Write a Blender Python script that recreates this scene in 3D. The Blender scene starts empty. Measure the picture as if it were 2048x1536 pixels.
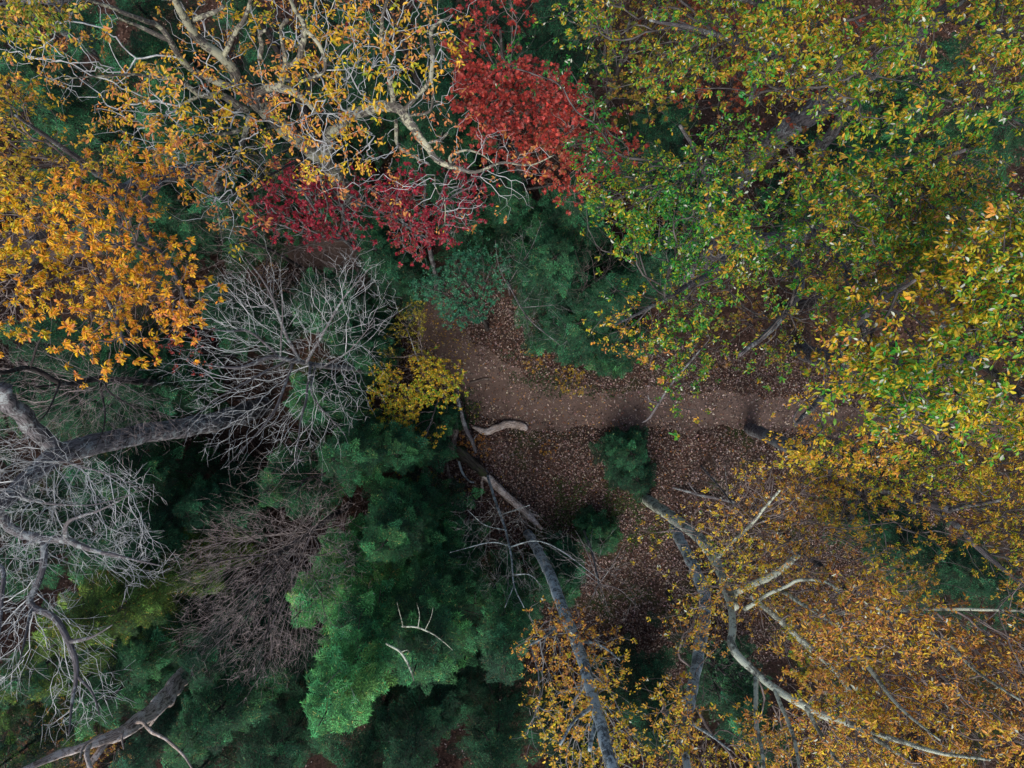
import bpy, math, random
import numpy as np
PI = math.pi
SC = bpy.context.scene
COL = SC.collection

# ---------------------------------------------------------------- camera, light
H = 30.0            # drone height above the forest floor
F = 1400.0          # focal length in pixels of the 2048 px wide picture
cd = bpy.data.cameras.new("camera"); cam = bpy.data.objects.new("camera", cd); COL.objects.link(cam)
cam.location = (0, 0, H); cam.rotation_euler = (0, 0, 0)
cd.sensor_width = 36; cd.lens = 36 * F / 2048; cd.clip_end = 500; cd.clip_start = 0.1
SC.camera = cam
SUN_EL, SUN_AZ = 58, 200      # degrees
w = bpy.data.worlds.new("World"); SC.world = w; w.use_nodes = True
nt = w.node_tree; bg = nt.nodes['Background']
sky = nt.nodes.new('ShaderNodeTexSky'); sky.sky_type = 'NISHITA'; sky.sun_disc = False
sky.sun_elevation = math.radians(SUN_EL); sky.sun_rotation = math.radians(SUN_AZ)
sky.air_density = 1.0; sky.dust_density = 4.0; sky.ozone_density = 1.0
nt.links.new(sky.outputs[0], bg.inputs[0]); bg.inputs[1].default_value = 0.12
sd = bpy.data.lights.new("sun", 'SUN'); sd.energy = 1.7; sd.angle = math.radians(26); sd.color = (1, .95, .88)
sun = bpy.data.objects.new("sun", sd); COL.objects.link(sun)
sun.rotation_euler = (math.radians(90 - SUN_EL), 0, math.radians(180 - SUN_AZ))
SC.view_settings.view_transform = 'Standard'; SC.view_settings.look = 'None'
SC.view_settings.exposure = 0.5; SC.view_settings.gamma = 1

# ---------------------------------------------------------------- helpers
def P(px, py, z):
    d = (H - z) / F
    return np.array(((px - 1024) * d, -(py - 768) * d, z))

def rs(seed): return np.random.RandomState(seed)

def unit(v):
    n = np.linalg.norm(v, axis=-1, keepdims=True); return v / np.maximum(n, 1e-9)

def build(name, V, faces_list, mat, parent=None, colors=None, uv=None, smooth=False):
    """faces_list: list of (F x k) index arrays"""
    me = bpy.data.meshes.new(name)
    V = np.asarray(V, np.float32)
    me.vertices.add(len(V)); me.vertices.foreach_set('co', V.ravel())
    loops = np.concatenate([f.ravel() for f in faces_list]).astype(np.int32)
    tot = np.concatenate([np.full(len(f), f.shape[1], np.int32) for f in faces_list])
    st = np.concatenate([[0], np.cumsum(tot)[:-1]]).astype(np.int32)
    me.loops.add(len(loops)); me.loops.foreach_set('vertex_index', loops)
    me.polygons.add(len(tot)); me.polygons.foreach_set('loop_start', st)
    if smooth: me.polygons.foreach_set('use_smooth', np.ones(len(tot), bool))
    if colors is not None:
        a = me.color_attributes.new('tint', 'FLOAT_COLOR', 'POINT')
        c4 = np.ones((len(V), 4), np.float32); c4[:, :3] = colors
        a.data.foreach_set('color', c4.ravel())
    if uv is not None:
        u = me.uv_layers.new(name='bark'); u.data.foreach_set('uv', np.asarray(uv, np.float32)[loops].ravel())
    me.update(); me.validate()
    me.materials.append(mat)
    o = bpy.data.objects.new(name, me); COL.objects.link(o)
    if parent: o.parent = parent
    return o

def tag(o, label=None, cat=None, group=None, kind=None):
    if label: o['label'] = label
    if cat: o['category'] = cat
    if group: o['group'] = group
    if kind: o['kind'] = kind
    return o

def thing(name, loc, label, cat, group=None):
    o = bpy.data.objects.new(name, None); COL.objects.link(o); o.empty_display_size = .3
    o.location = loc
    return tag(o, label, cat, group)

class Origin:      # meshes are made in world space, then moved under their empty
    def __init__(s, root): s.r = root; s.o = np.array(root.location)
    def __call__(s, V): return np.asarray(V) - s.o

# ---------------------------------------------------------------- materials
def mat(name):
    m = bpy.data.materials.new(name); m.use_nodes = True
    return m, m.node_tree, m.node_tree.nodes['Principled BSDF']

def N(t, kind, **kw):
    n = t.nodes.new('ShaderNode' + kind)
    for k, v in kw.items():
        if k in n.inputs: n.inputs[k].default_value = v
        else: setattr(n, k, v)
    return n

def ramp(t, fac, stops):
    r = t.nodes.new('ShaderNodeValToRGB'); e = r.color_ramp.elements
    while len(e) < len(stops): e.new(0.5)
    for q, (p, c) in zip(e, stops): q.position = p; q.color = (*c, 1)
    t.links.new(fac, r.inputs[0]); return r.outputs[0]

def mixc(t, fac, a, b):
    m = t.nodes.new('ShaderNodeMix'); m.data_type = 'RGBA'
    for s, v in ((m.inputs[0], fac), (m.inputs[6], a), (m.inputs[7], b)):
        if isinstance(v, bpy.types.NodeSocket): t.links.new(v, s)
        else: s.default_value = v if isinstance(v, float) else (*v, 1)
    return m.outputs[2]

def leaf_mat(name, rough=.45, trans=.3, spec=.5):
    m, t, b = mat(name)
    a = N(t, 'Attribute', attribute_name='tint'); t.links.new(a.outputs[0], b.inputs['Base Color'])
    b.inputs['Roughness'].default_value = rough
    b.inputs['Specular IOR Level'].default_value = spec
    tr = N(t, 'BsdfTranslucent'); t.links.new(a.outputs[0], tr.inputs[0])
    mx = N(t, 'MixShader'); mx.inputs[0].default_value = trans
    t.links.new(b.outputs[0], mx.inputs[1]); t.links.new(tr.outputs[0], mx.inputs[2])
    t.links.new(mx.outputs[0], t.nodes['Material Output'].inputs[0])
    return m

def bark_mat(name, dark, mid, lichen, amount, scale=1.0, streak=True):
    """amount: share of the bark that lichen covers"""
    m, t, b = mat(name)
    tc = N(t, 'TexCoord')
    mp = N(t, 'Mapping'); mp.inputs['Scale'].default_value = (26, 3.0, 1) if streak else (8, 8, 1)
    t.links.new(tc.outputs['UV'], mp.inputs[0])
    n1 = N(t, 'TexNoise', Scale=1.0 * scale, Detail=6.0, Roughness=.65); t.links.new(mp.outputs[0], n1.inputs['Vector'])
    n2 = N(t, 'TexNoise', Scale=11.0, Detail=6.0, Roughness=.75); t.links.new(tc.outputs['Object'], n2.inputs['Vector'])
    n3 = N(t, 'TexNoise', Scale=2.2, Detail=2.0); t.links.new(tc.outputs['Object'], n3.inputs['Vector'])
    base = ramp(t, n1.outputs[0], [(.38, dark), (.5, mid), (.62, tuple(min(1, c * 1.7) for c in mid))])
    ad = N(t, 'Math', operation='ADD'); t.links.new(n2.outputs[0], ad.inputs[0])
    ml = N(t, 'Math', operation='MULTIPLY_ADD'); ml.inputs[1].default_value = .6; ml.inputs[2].default_value = -.3
    t.links.new(n3.outputs[0], ml.inputs[0]); t.links.new(ml.outputs[0], ad.inputs[1])
    th = .62 - .15 * amount
    msk = ramp(t, ad.outputs[0], [(th, (0, 0, 0)), (th + .05, (1, 1, 1))])
    t.links.new(mixc(t, msk, base, lichen), b.inputs['Base Color'])
    b.inputs['Roughness'].default_value = .9; b.inputs['Specular IOR Level'].default_value = .15
    bp = N(t, 'Bump', Strength=.9, Distance=.03); t.links.new(n1.outputs[0], bp.inputs['Height'])
    t.links.new(bp.outputs[0], b.inputs['Normal'])
    return m

def plain_bark(name, c1, c2):
    m, t, b = mat(name)
    tc = N(t, 'TexCoord'); n = N(t, 'TexNoise', Scale=5.0, Detail=3.0); t.links.new(tc.outputs['Object'], n.inputs['Vector'])
    t.links.new(ramp(t, n.outputs[0], [(.35, c1), (.65, c2)]), b.inputs['Base Color'])
    b.inputs['Roughness'].default_value = .85; b.inputs['Specular IOR Level'].default_value = .2
    return m

LEAF = leaf_mat('broad_leaf', .45, .25, .4)
LEAFD = leaf_mat('matt_leaf', .6, .3, .3)
NEEDLE = leaf_mat('needle', .65, .15, .25)
LITTER = leaf_mat('litter_leaf', .6, .1, .4)
OAKB = bark_mat('lichened_oak_bark', (.03, .027, .026), (.13, .12, .105), (.46, .46, .33), .8)
GREYB = bark_mat('grey_bark', (.035, .033, .035), (.14, .13, .135), (.32, .35, .35), .45)
BLUEB = bark_mat('pale_blotched_bark', (.05, .056, .06), (.16, .19, .20), (.50, .60, .62), 1.0)
DARKB = bark_mat('dark_bark', (.018, .015, .014), (.06, .052, .05), (.16, .17, .16), .2)
PALEB = bark_mat('pale_lichen_bark', (.06, .06, .05), (.18, .19, .16), (.58, .64, .52), 1.1)
DEADB = bark_mat('weathered_wood', (.03, .022, .02), (.13, .10, .085), (.30, .26, .22), .25)
SILVB = bark_mat('silver_dead_wood', (.08, .058, .046), (.36, .30, .26), (.62, .56, .52), .6)
MOSSB = bark_mat('mossy_wood', (.012, .012, .010), (.05, .045, .038), (.05, .07, .03), .5)
TW_GREY = plain_bark('grey_twig', (.13, .13, .13), (.33, .34, .34))
TW_PALE = plain_bark('pale_twig', (.32, .335, .34), (.66, .69, .69))
TW_WHIP = plain_bark('whip_twig', (.14, .115, .11), (.42, .36, .35))
TW_BRN = plain_bark('brown_twig', (.09, .072, .066), (.28, .235, .22))
TW_DRK = plain_bark('dark_twig', (.04, .035, .035), (.14, .13, .125))

# ---------------------------------------------------------------- tubes
def catmull(pts, rad, step):
    pts = np.asarray(pts, float); rad = np.asarray(rad, float)
    if len(pts) < 2: return pts, rad
    p = np.vstack([2 * pts[0] - pts[1], pts, 2 * pts[-1] - pts[-2]])
    op, orr = [], []
    for i in range(len(pts) - 1):
        p0, p1, p2, p3 = p[i], p[i + 1], p[i + 2], p[i + 3]
        n = max(1, int(round(np.linalg.norm(p2 - p1) / step)))
        t = (np.arange(n) / n)[:, None]
        op.append(.5 * ((2 * p1) + (-p0 + p2) * t + (2 * p0 - 5 * p1 + 4 * p2 - p3) * t ** 2 + (-p0 + 3 * p1 - 3 * p2 + p3) * t ** 3))
        orr.append(rad[i] + (rad[i + 1] - rad[i]) * t[:, 0])
    op.append(pts[-1:]); orr.append(rad[-1:])
    return np.vstack(op), np.concatenate(orr)

def tubes(chains, sides, rough=0.0, seed=0, caps=True):
    """chains: list of (points, radii). One mesh worth of verts, quads, caps, uv."""
    g = rs(seed)
    lens = np.array([len(c[0]) for c in chains])
    A = np.vstack([c[0] for c in chains]); R = np.concatenate([c[1] for c in chains])
    st = np.concatenate([[0], np.cumsum(lens)[:-1]]); en = st + lens - 1
    T = np.zeros_like(A); T[1:-1] = A[2:] - A[:-2]; T[0] = A[1] - A[0]; T[-1] = A[-1] - A[-2]
    T[st] = A[st + 1] - A[st]; T[en] = A[en] - A[en - 1]
    T = unit(T); ref = unit(np.array([.35, .9, .17]))
    U = unit(np.cross(T, ref)); W = np.cross(T, U)
    an = np.arange(sides) * 2 * PI / sides
    rr = R[:, None] * np.ones((1, sides))
    if rough > 0:
        nz = g.normal(size=(len(A), sides)); nz = (nz + np.roll(nz, 1, 0) + np.roll(nz, -1, 0) + np.roll(nz, 2, 0)) / 2
        flute = g.normal(size=(1, sides))
        rr = rr * (1 + rough * (.6 * nz + .8 * flute))
    V = A[:, None, :] + rr[..., None] * (np.cos(an)[None, :, None] * U[:, None, :] + np.sin(an)[None, :, None] * W[:, None, :])
    V = V.reshape(-1, 3)
    seg = np.ones(len(A), bool); seg[en] = False
    i = np.nonzero(seg)[0][:, None] * sides; k = np.arange(sides)[None]
    k2 = (k + 1) % sides
    Q = np.stack([i + k, i + k2, i + sides + k2, i + sides + k], -1).reshape(-1, 4)
    d = np.zeros(len(A)); d[1:] = np.linalg.norm(A[1:] - A[:-1], axis=1); d = np.cumsum(d)
    uv = np.stack([np.tile(np.minimum(an, 2 * PI - an) / (2 * PI), (len(A), 1)), np.repeat(d[:, None], sides, 1)], -1).reshape(-1, 2)
    fl = [Q]
    if caps:
        fl.append((st[:, None] * sides + np.arange(sides)[None, ::-1])); fl.append(en[:, None] * sides + np.arange(sides)[None])
    return V, fl, uv

def wood(name, pl, m, parent, O, sides=12, rough=.06, seed=0, step=.14, wob=.0):
    """pl: list of (px, py, z, r) in picture pixels at a height"""
    pts = np.array([P(*q[:3]) for q in pl]); rad = [q[3] for q in pl]
    A, R = catmull(pts, rad, step)
    if wob and len(A) > 5:
        g = rs(seed + 5); n = g.normal(size=A.shape); k = np.ones(5) / 5
        for j in range(3): n[:, j] = np.convolve(n[:, j], k, 'same')
        n[0] = 0; A = A + n * wob * R[:, None] * 3
    V, fl, uv = tubes([(A, R)], sides, rough, seed)
    build(name, O(V), fl, m, parent, uv=uv, smooth=True)
    return A, R

# ---------------------------------------------------------------- branching
def grow(seedA, seedPl, pts, bf):
    """minimum-cost spanning growth from the limbs to the points; returns parent index"""
    n0, n = len(seedA), len(pts)
    allp = np.vstack([seedA, pts]); pl = np.concatenate([seedPl, np.zeros(n)])
    par = np.full(n0 + n, -1)
    best = np.full(n, 1e9); bp = np.zeros(n, int)
    for s in range(0, n0, 400):
        D = np.linalg.norm(pts[:, None] - seedA[None, s:s + 400], axis=2) + bf * seedPl[None, s:s + 400]
        j = D.argmin(1); v = D[np.arange(n), j]; u = v < best
        best[u] = v[u]; bp[u] = j[u] + s
    alive = np.ones(n, bool)
    for _ in range(n):
        i = int(np.argmin(best)); par[n0 + i] = bp[i]
        q = allp[bp[i]]; pl[n0 + i] = pl[bp[i]] + np.linalg.norm(pts[i] - q)
        best[i] = 1e12; alive[i] = False
        D = np.linalg.norm(pts - pts[i], axis=1) + bf * pl[n0 + i]
        u = alive & (D < best); best[u] = D[u]; bp[u] = n0 + i
    return allp, par

def chains_of(allp, par, n0, rtip, ex, seedR, jit, step, seed):
    n = len(allp); ch = [[] for _ in range(n)]
    for i in range(n0, n): ch[par[i]].append(i)
    cnt = np.ones(n)
    # order by depth
    depth = np.zeros(n, int); order = []; stack = [i for i in range(n0) if ch[i]]
    while stack:
        i = stack.pop()
        for c in ch[i]: depth[c] = depth[i] + 1; order.append(c); stack.append(c)
    for i in sorted(order, key=lambda q: -depth[q]):
        if ch[i]: cnt[i] = sum(cnt[c] for c in ch[i]) + .3
    rad = rtip * cnt ** ex
    out, tips = [], []
    g = rs(seed)
    st = [(i, c) for i in range(n0) for c in ch[i]]
    while st:
        p, c = st.pop()
        idx = [p, c]
        while ch[idx[-1]]:
            k = sorted(ch[idx[-1]], key=lambda q: -cnt[q])
            for x in k[1:]: st.append((idx[-1], x))
            idx.append(k[0])
        r = rad[idx].copy(); r[0] = r[1]
        if p < n0: r = np.minimum(r, seedR[p] * .75)
        A = allp[idx].copy()
        if len(A) > 2: A[1:-1] = A[1:-1] * .5 + (A[:-2] + A[2:]) * .25
        A, r = catmull(A, r, step)
        if len(A) > 2: A[1:] += g.normal(size=(len(A) - 1, 3)) * jit
        k = min(len(r), 4); r[-k:] *= np.linspace(1, .35, k + 1)[1:]
        out.append((A, r)); tips.append((A[-1], A[-1] - A[max(0, len(A) - 3)]))
    return out, tips

def inpoly(pts, poly):
    x, y = pts[:, 0], pts[:, 1]; r = np.zeros(len(pts), bool); j = len(poly) - 1
    for i in range(len(poly)):
        xi, yi = poly[i]; xj, yj = poly[j]
        c = ((yi > y) != (yj > y)) & (x < (xj - xi) * (y - yi) / (yj - yi + 1e-9) + xi)
        r ^= c; j = i
    return r

def fnoise(p, scale, seed):
    g = rs(seed); v = np.zeros(len(p))
    for k in range(7):
        d = unit(g.normal(size=p.shape[1])); f = (1 + .45 * k) / scale * 3.0
        v += np.sin(p @ d * f + g.rand() * 6.28 + 1.3 * np.sin(p @ unit(g.normal(size=p.shape[1])) * f * .7 + g.rand() * 6)) / (1 + .3 * k)
    return v / 2.4           # about -1..1

def sample(poly, n, zlo, zhi, seed, gap=0.0, gscale=1.6, edge=14, ztilt=None, bough=None):
    """points of a crown: inside a ground outline, in a lumpy layer between two heights"""
    g = rs(seed); pa = np.array(poly, float); lo, hi = pa.min(0), pa.max(0); out = np.zeros((0, 3)); tries = 0
    while len(out) < n and tries < 60:
        tries += 1
        q = lo + g.rand(n * 2, 2) * (hi - lo)
        q2 = q + g.normal(size=q.shape) * edge
        q = q2[inpoly(q, poly)]
        t = fnoise(q, 300, seed + 3) * .5 + .5
        top = zlo + (zhi - zlo) * np.clip(.35 + .65 * t, 0, 1)
        if ztilt: top = top + ztilt[0] * (q[:, 0] - 1024) / 1000 + ztilt[1] * (q[:, 1] - 768) / 1000
        z = top - (zhi - zlo) * .75 * g.rand(len(q)) ** 1.5
        d = (H - z) / F
        W = np.stack([(q[:, 0] - 1024) * d, -(q[:, 1] - 768) * d, z], 1)
        if gap > -1: W = W[fnoise(W, gscale * 2.2, seed + 9) > gap - g.rand(len(W)) * .5]
        if bough is not None: W = W[fnoise(W * [1, 1, .6], 1.5, seed + 19) > bough - g.rand(len(W)) * .35]
        out = np.vstack([out, W])
    return out[:n]

# ---------------------------------------------------------------- leaves
def T_oval():
    x = [0, .18, .5, .82, 1, .82, .5, .18]; y = [0, .30, .5, .32, 0, -.32, -.5, -.30]
    V = [(a, b, .28 * abs(b) - .22 * a * a) for a, b in zip(x, y)]
    return np.array(V), np.array([(0, 1, 2, 3), (0, 3, 4, 4)]), None
def template(outline, fold=.25, droop=.25):
    """outline: right-hand side (x, y) from base to tip; mirrored; folded on the midrib"""
    up = np.array(outline); n = len(up)
    mid = np.array([(x, 0, -droop * x * x) for x, _ in up])
    a = np.array([(x, y, fold * abs(y) - droop * x * x) for x, y in up[1:-1]])
    b = a * [1, -1, 1]
    V = np.vstack([mid, a, b]); tri, quad = [], []
    m = len(a)
    for s, off in ((0, n), (1, n + m)):
        def T(*f): return f if s == 0 else f[::-1]
        tri.append(T(0, off, 1)); tri.append(T(n - 2, off + m - 1, n - 1))
        for k in range(1, n - 2): quad.append(T(k, off + k - 1, off + k, k + 1))
    return V, np.array(tri), np.array(quad).reshape(-1, 4)
L_OVAL = template([(0, 0), (.3, .4), (.65, .42), (1, 0)])
L_LONG = template([(0, 0), (.35, .36), (.7, .40), (1, 0)], .35, .3)
L_OAK = template([(0, 0), (.2, .22), (.34, .46), (.46, .22), (.62, .5), (.74, .24), (1, 0)], .3, .3)
L_MAPLE = template([(0, 0), (.12, .62), (.42, .30), (.55, .7), (.68, .25), (1, 0)], .2, .25)
L_TINY = template([(0, 0), (.5, .45), (1, 0)], .3, .2)

def leaves(C, D, Nn, L, W, cols, tpl):
    V0, tri, quad = tpl
    D = unit(D); S = unit(np.cross(Nn, D)); Nn = np.cross(D, S)
    V = C[:, None] + L[:, None, None] * (V0[None, :, 0:1] * D[:, None] + V0[None, :, 2:3] * Nn[:, None]) \
        + (W[:, None, None] * V0[None, :, 1:2]) * S[:, None]
    k = len(V0); off = np.arange(len(C))[:, None, None] * k
    fl = [(tri[None] + off).reshape(-1, 3)]
    if len(quad): fl.append((quad[None] + off).reshape(-1, 4))
    return V.reshape(-1, 3), fl, np.repeat(cols, k, 0)

def pal_pick(palette, Wp, seed, scale=2.5, tight=.55, r2=None):
    """palette: list of linear colours, ordered; position noise picks the neighbourhood, chance the leaf"""
    g = rs(seed); n = len(palette); pa = np.array(palette)
    t = fnoise(Wp, scale, seed + 1) * .5 + .5
    t = t * (1 - tight) + g.rand(len(Wp)) * tight
    i = np.clip((t * n).astype(int), 0, n - 1)
    c = pa[i] * np.exp(g.normal(size=(len(Wp), 1)) * .22) * np.exp(g.normal(size=(len(Wp), 3)) * .07)
    return np.clip(c, 0, .85)

def clusters(tips, per, size, palette, seed, tpl, droop=.5, keep=1.0, scale=2.5, wid=.48, pale=0.0, spread=.35, tight=.55):
    g = rs(seed)
    tp = np.array([t[0] for t in tips]); td = unit(np.array([t[1] for t in tips]) + 1e-6)
    if keep < 1:
        k = g.rand(len(tp)) < keep; tp, td = tp[k], td[k]
    n = g.poisson(per, len(tp)) + 1
    C = np.repeat(tp, n, 0); B = np.repeat(td, n, 0); M = len(C)
    az = g.rand(M) * 2 * PI
    D = np.stack([np.cos(az), np.sin(az), g.normal(size=M) * .45 - droop], 1) + B * .8
    Nn = np.stack([g.normal(size=M) * .45, g.normal(size=M) * .45, np.ones(M)], 1)
    sl = np.repeat(np.exp(g.normal(size=len(tp)) * .15), n)
    L = size * sl * (.55 + .7 * g.rand(M)); W = L * wid * (.8 + .4 * g.rand(M))
    C = C + g.normal(size=C.shape) * size * spread * .8 * [1, 1, .7] + unit(D) * size * .1
    cc = pal_pick(palette, np.repeat(tp + g.normal(size=tp.shape) * .15, n, 0), seed + 2, scale, tight)
    if pale > 0:
        q = g.rand(M) < pale; cc[q] = np.array([.55, .60, .48]) * (.7 + .5 * g.rand(q.sum(), 1))  # a share of leaves coloured whitish, standing in for glossy highlights
    return leaves(C, D, Nn, L, W, cc, tpl)

def seeds_from(limbs):
    A = np.vstack([a for a, r in limbs]); R = np.concatenate([r for a, r in limbs])
    base = limbs[0][0][0]
    return A, R, np.linalg.norm(A - base, axis=1)

def twiglets(chs, seed, per):
    g = rs(seed + 900); out = []
    for a, r in chs:
        if len(a) < 2: continue
        for k in range(g.poisson(per)):
            i = g.randint(1, len(a)); d = a[i] - a[i - 1]; d = d / (np.linalg.norm(d) + 1e-9)
            if r[i] > .02: continue
            e = d * .9 + g.normal(size=3) * .55; e = e / np.linalg.norm(e); L = .12 + .28 * g.rand()
            out.append((np.array([a[i], a[i] + e * L * .5, a[i] + e * L + g.normal(size=3) * .03]), np.array([.0032, .0028, .0015])))
    return out
LS = .62      # leaf length factor
def tree(name, label, cat, trunk, limbs=(), crowns=(), bark=None, twig=None, leafm=None, group=None, seed=1,
         bf=.35, rtip=.0045, ex=.38, jit=.012, step=.22, sides=12, tsides=4, zmin=6, rough=.05, wob=.12, part='foliage'):
    """crowns: dicts with poly, n, zlo, zhi and leaf settings"""
    b0 = P(*trunk[0][:3])
    root = thing(name, b0, label, cat, group); O = Origin(root)
    sk = [wood('trunk', trunk, bark, root, O, sides, rough, seed, wob=wob * .35)]
    for j, l in enumerate(limbs):
        sk.append(wood('limb', l, bark, root, O, max(6, sides - 4), rough, seed + j + 1, wob=wob))
    A, R, pl = seeds_from(sk); hi = A[:, 2] > zmin
    if not hi.any(): hi[-3:] = True
    A, R, pl = A[hi], R[hi], pl[hi]
    allch = []; LV, LF3, LF4, LC, off = [], [], [], [], 0
    for ci, c in enumerate(crowns):
        pts = sample(c['poly'], c['n'], c['zlo'], c['zhi'], seed * 17 + ci * 5 + 1, c.get('gap', -.3), c.get('gs', 1.6), c.get('edge', 26 if c['n'] > 1000 and c.get('pal') else 14), c.get('tilt'), c.get('bough', -.12 if c.get('pal') and c['n'] > 250 else None))
        allp, par = grow(A, pl, pts, c.get('bf', bf))
        chs, tips = chains_of(allp, par, len(A), c.get('rtip', rtip), c.get('ex', ex), R, c.get('jit', jit), step, seed + ci)
        if not c.get('pal') or c.get('keep', 1) < .5 or c.get('size', 1) > .3: chs = chs + twiglets(chs, seed + ci, c.get('tw', 2.2))
        allch += chs
        if c.get('pal'):
            if c.get('fill', c['n'] < 1200):      # leaves also along the twigs
                g = rs(seed + 77)
                tips = tips + [(a[len(a) // 2], a[-1] - a[0]) for a, r in chs if len(a) > 3 and r.max() < .03]
            V, fl, cc = clusters(tips, c.get('per', 5) * 2.35, c['size'] * LS, c['pal'], seed * 3 + ci, c.get('tpl', L_LONG), c.get('droop', .5),
                                 c.get('keep', 1), c.get('cs', 2.5), c.get('wid', .48), c.get('pale', 0), c.get('spread', .5), c.get('tight', .55))
            LV.append(V); LC.append(cc); LF3.append(fl[0] + off)
            if len(fl) > 1: LF4.append(fl[1] + off)
            off += len(V)
    if allch:
        V, fl, uv = tubes(allch, tsides, 0, seed, caps=False)
        build('twigs', O(V), fl, twig or TW_GREY, root, smooth=True)
    if LV:
        build(part, O(np.vstack(LV)), [np.vstack(LF3)] + ([np.vstack(LF4)] if LF4 else []), leafm or LEAF, root, colors=np.vstack(LC))
    return root

# ---------------------------------------------------------------- conifers
def frond():
    g = rs(4); V, Fc = [], []
    def sl(p, d, L, W):
        d = d / np.linalg.norm(d); s = np.cross([0, 0, 1.], d); s /= np.linalg.norm(s) + 1e-9
        i = len(V); V.extend([p - s * W, p + s * W, p + d * L + np.array([0, 0, -.3 * L])]); Fc.append((i, i + 1, i + 2))
    for k in range(9):
        t = .08 + .92 * k / 9
        for s in (-1, 1):
            ln = .46 * (1 - t) ** .8 + .07; an = math.radians(52 + g.normal() * 8) * s
            d = np.array([math.cos(an), math.sin(an), -.18 + g.normal() * .08]); p0 = np.array([t, 0, -.15 * t * t])
            m = max(2, int(ln / .12))
            for q in range(m):
                p = p0 + d * ln * (q + .5) / m
                for u in (-1, 1):
                    a2 = an + u * math.radians(48 + g.normal() * 12)
                    sl(p, np.array([math.cos(a2), math.sin(a2), g.normal() * .35]), .19, .021)
            sl(p0 + d * ln * .3, d, ln * .8, .012)
    sl(np.array([.4, 0, 0.]), np.array([1., 0, -.1]), .62, .014)
    return np.array(V), np.array(Fc)
FR = frond()

def conifer(label, cx, cy, zc, rad, top, seed, pal=None, nb=46, nf=6, low=.15, lean=(0, 0), name='hemlock_tree', group=None, fl=.62, dead=(), cat='evergreen tree'):
    """cx, cy, zc: where the middle of the crown shows; top: tip height; rad: crown radius in metres"""
    g = rs(seed); m = P(cx, cy, zc); base = np.array([m[0] - lean[0], m[1] - lean[1], 0.]); tip = np.array([m[0] + lean[0] * .3, m[1] + lean[1] * .3, top])
    root = thing(name, base, label, cat, group); O = Origin(root)
    pal = np.array(pal or GREEN)
    ks = np.linspace(0, 1, 24)[:, None]; A = base + (tip - base) * ks + np.hstack([np.sin(ks * 5 + seed) * .06, np.cos(ks * 4 + seed) * .06, ks * 0])
    R = (.035 + .011 * top) * (1 - ks[:, 0] * .93)
    TR = (A, R)
    br, C, D, S, T = [], [], [], [], []
    ph = g.rand(5) * 6.28
    for b in range(nb):
        h = low + (1 - low) * (b + g.rand()) / nb * .985
        az = b * 2.39996 + g.normal() * .3
        lobe = 1 + .22 * math.sin(az * 2 + ph[0]) + .16 * math.sin(az * 3 + ph[1]) + .10 * math.sin(5 * az + ph[2])
        env = min(1, ((1 - h) / (1 - low)) ** .8 * 1.12 + .04) * (1 if h > .3 else .85)
        Lb = rad * env * lobe * (.75 + .4 * g.rand())
        Lb = max(Lb, .25)
        p0 = base + (tip - base) * h
        d = np.array([math.cos(az), math.sin(az), 0]); sd_ = np.array([-d[1], d[0], 0])
        up = .35 * h + .05; bend = g.normal() * .18
        tt = np.linspace(0, 1, 7)[:, None]
        B = p0 + d * Lb * tt + sd_ * Lb * bend * tt ** 2 + np.array([0, 0, 1]) * Lb * (up * tt - .42 * tt ** 2)
        br.append((B, (.008 + .012 * Lb) * (1 - tt[:, 0] * .8)))
        n = max(2, int(nf * (.5 + Lb / rad * .9)))
        for q in range(n):
            t = .16 + .84 * (q + g.rand() * .6) / n; i = min(5, int(t * 6)); fr = t * 6 - i
            p = B[i] * (1 - fr) + B[i + 1] * fr
            s = 1 if q % 2 else -1; a2 = math.radians(s * (42 - 30 * (t > .93)) + g.normal() * 12)
            dd = d * math.cos(a2) + sd_ * math.sin(a2); dd = dd + np.array([0, 0, -.12 + g.normal() * .14])
            C.append(p); D.append(dd); S.append(min(fl * (.65 + .55 * g.rand()) * (1.1 - .3 * t), .35 + Lb * .5)); T.append(t)
    # leader sprays
    C, D, S, T = map(np.array, (C, D, S, T)); M = len(C)
    V, f, uv = tubes([TR], 8, .05, seed); V2, f2, uv2 = tubes(br, 3, 0, seed, caps=False)
    build('trunk', O(np.vstack([V, V2])), f + [q + len(V) for q in f2], DARKB, root, uv=np.vstack([uv, uv2]), smooth=True)
    D = unit(D); Nn = np.stack([g.normal(size=M) * .22, g.normal(size=M) * .22, np.ones(M)], 1)
    Sx = unit(np.cross(Nn, D)); Nn = np.cross(D, Sx)
    V0, f0 = FR
    V = C[:, None] + S[:, None, None] * (V0[None, :, 0:1] * D[:, None] + V0[None, :, 1:2] * Sx[:, None] + V0[None, :, 2:3] * Nn[:, None])
    nt_ = len(f0)
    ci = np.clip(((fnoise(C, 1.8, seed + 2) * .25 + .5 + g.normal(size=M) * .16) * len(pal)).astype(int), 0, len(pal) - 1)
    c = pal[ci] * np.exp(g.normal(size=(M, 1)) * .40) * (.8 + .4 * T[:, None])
    cv = c[:, None] * np.exp(np.repeat(g.normal(size=(M, nt_, 1)) * .42, 3, 1))
    dn = np.repeat(g.rand(M, nt_) < .03, 3, 1); cv[dn] = cv[dn] * [4.5, 1.4, 1.3] + [.05, .02, .01]
    F_ = (f0[None] + np.arange(M)[:, None, None] * len(V0)).reshape(-1, 3)
    build('foliage', O(V.reshape(-1, 3)), [F_], NEEDLE, root, colors=np.clip(cv.reshape(-1, 3), 0, .5))
    for j, dl in enumerate(dead):
        wood('dead_limb', dl, PALEB, root, O, 6, .08, seed + j, wob=.3)
    return root

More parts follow.
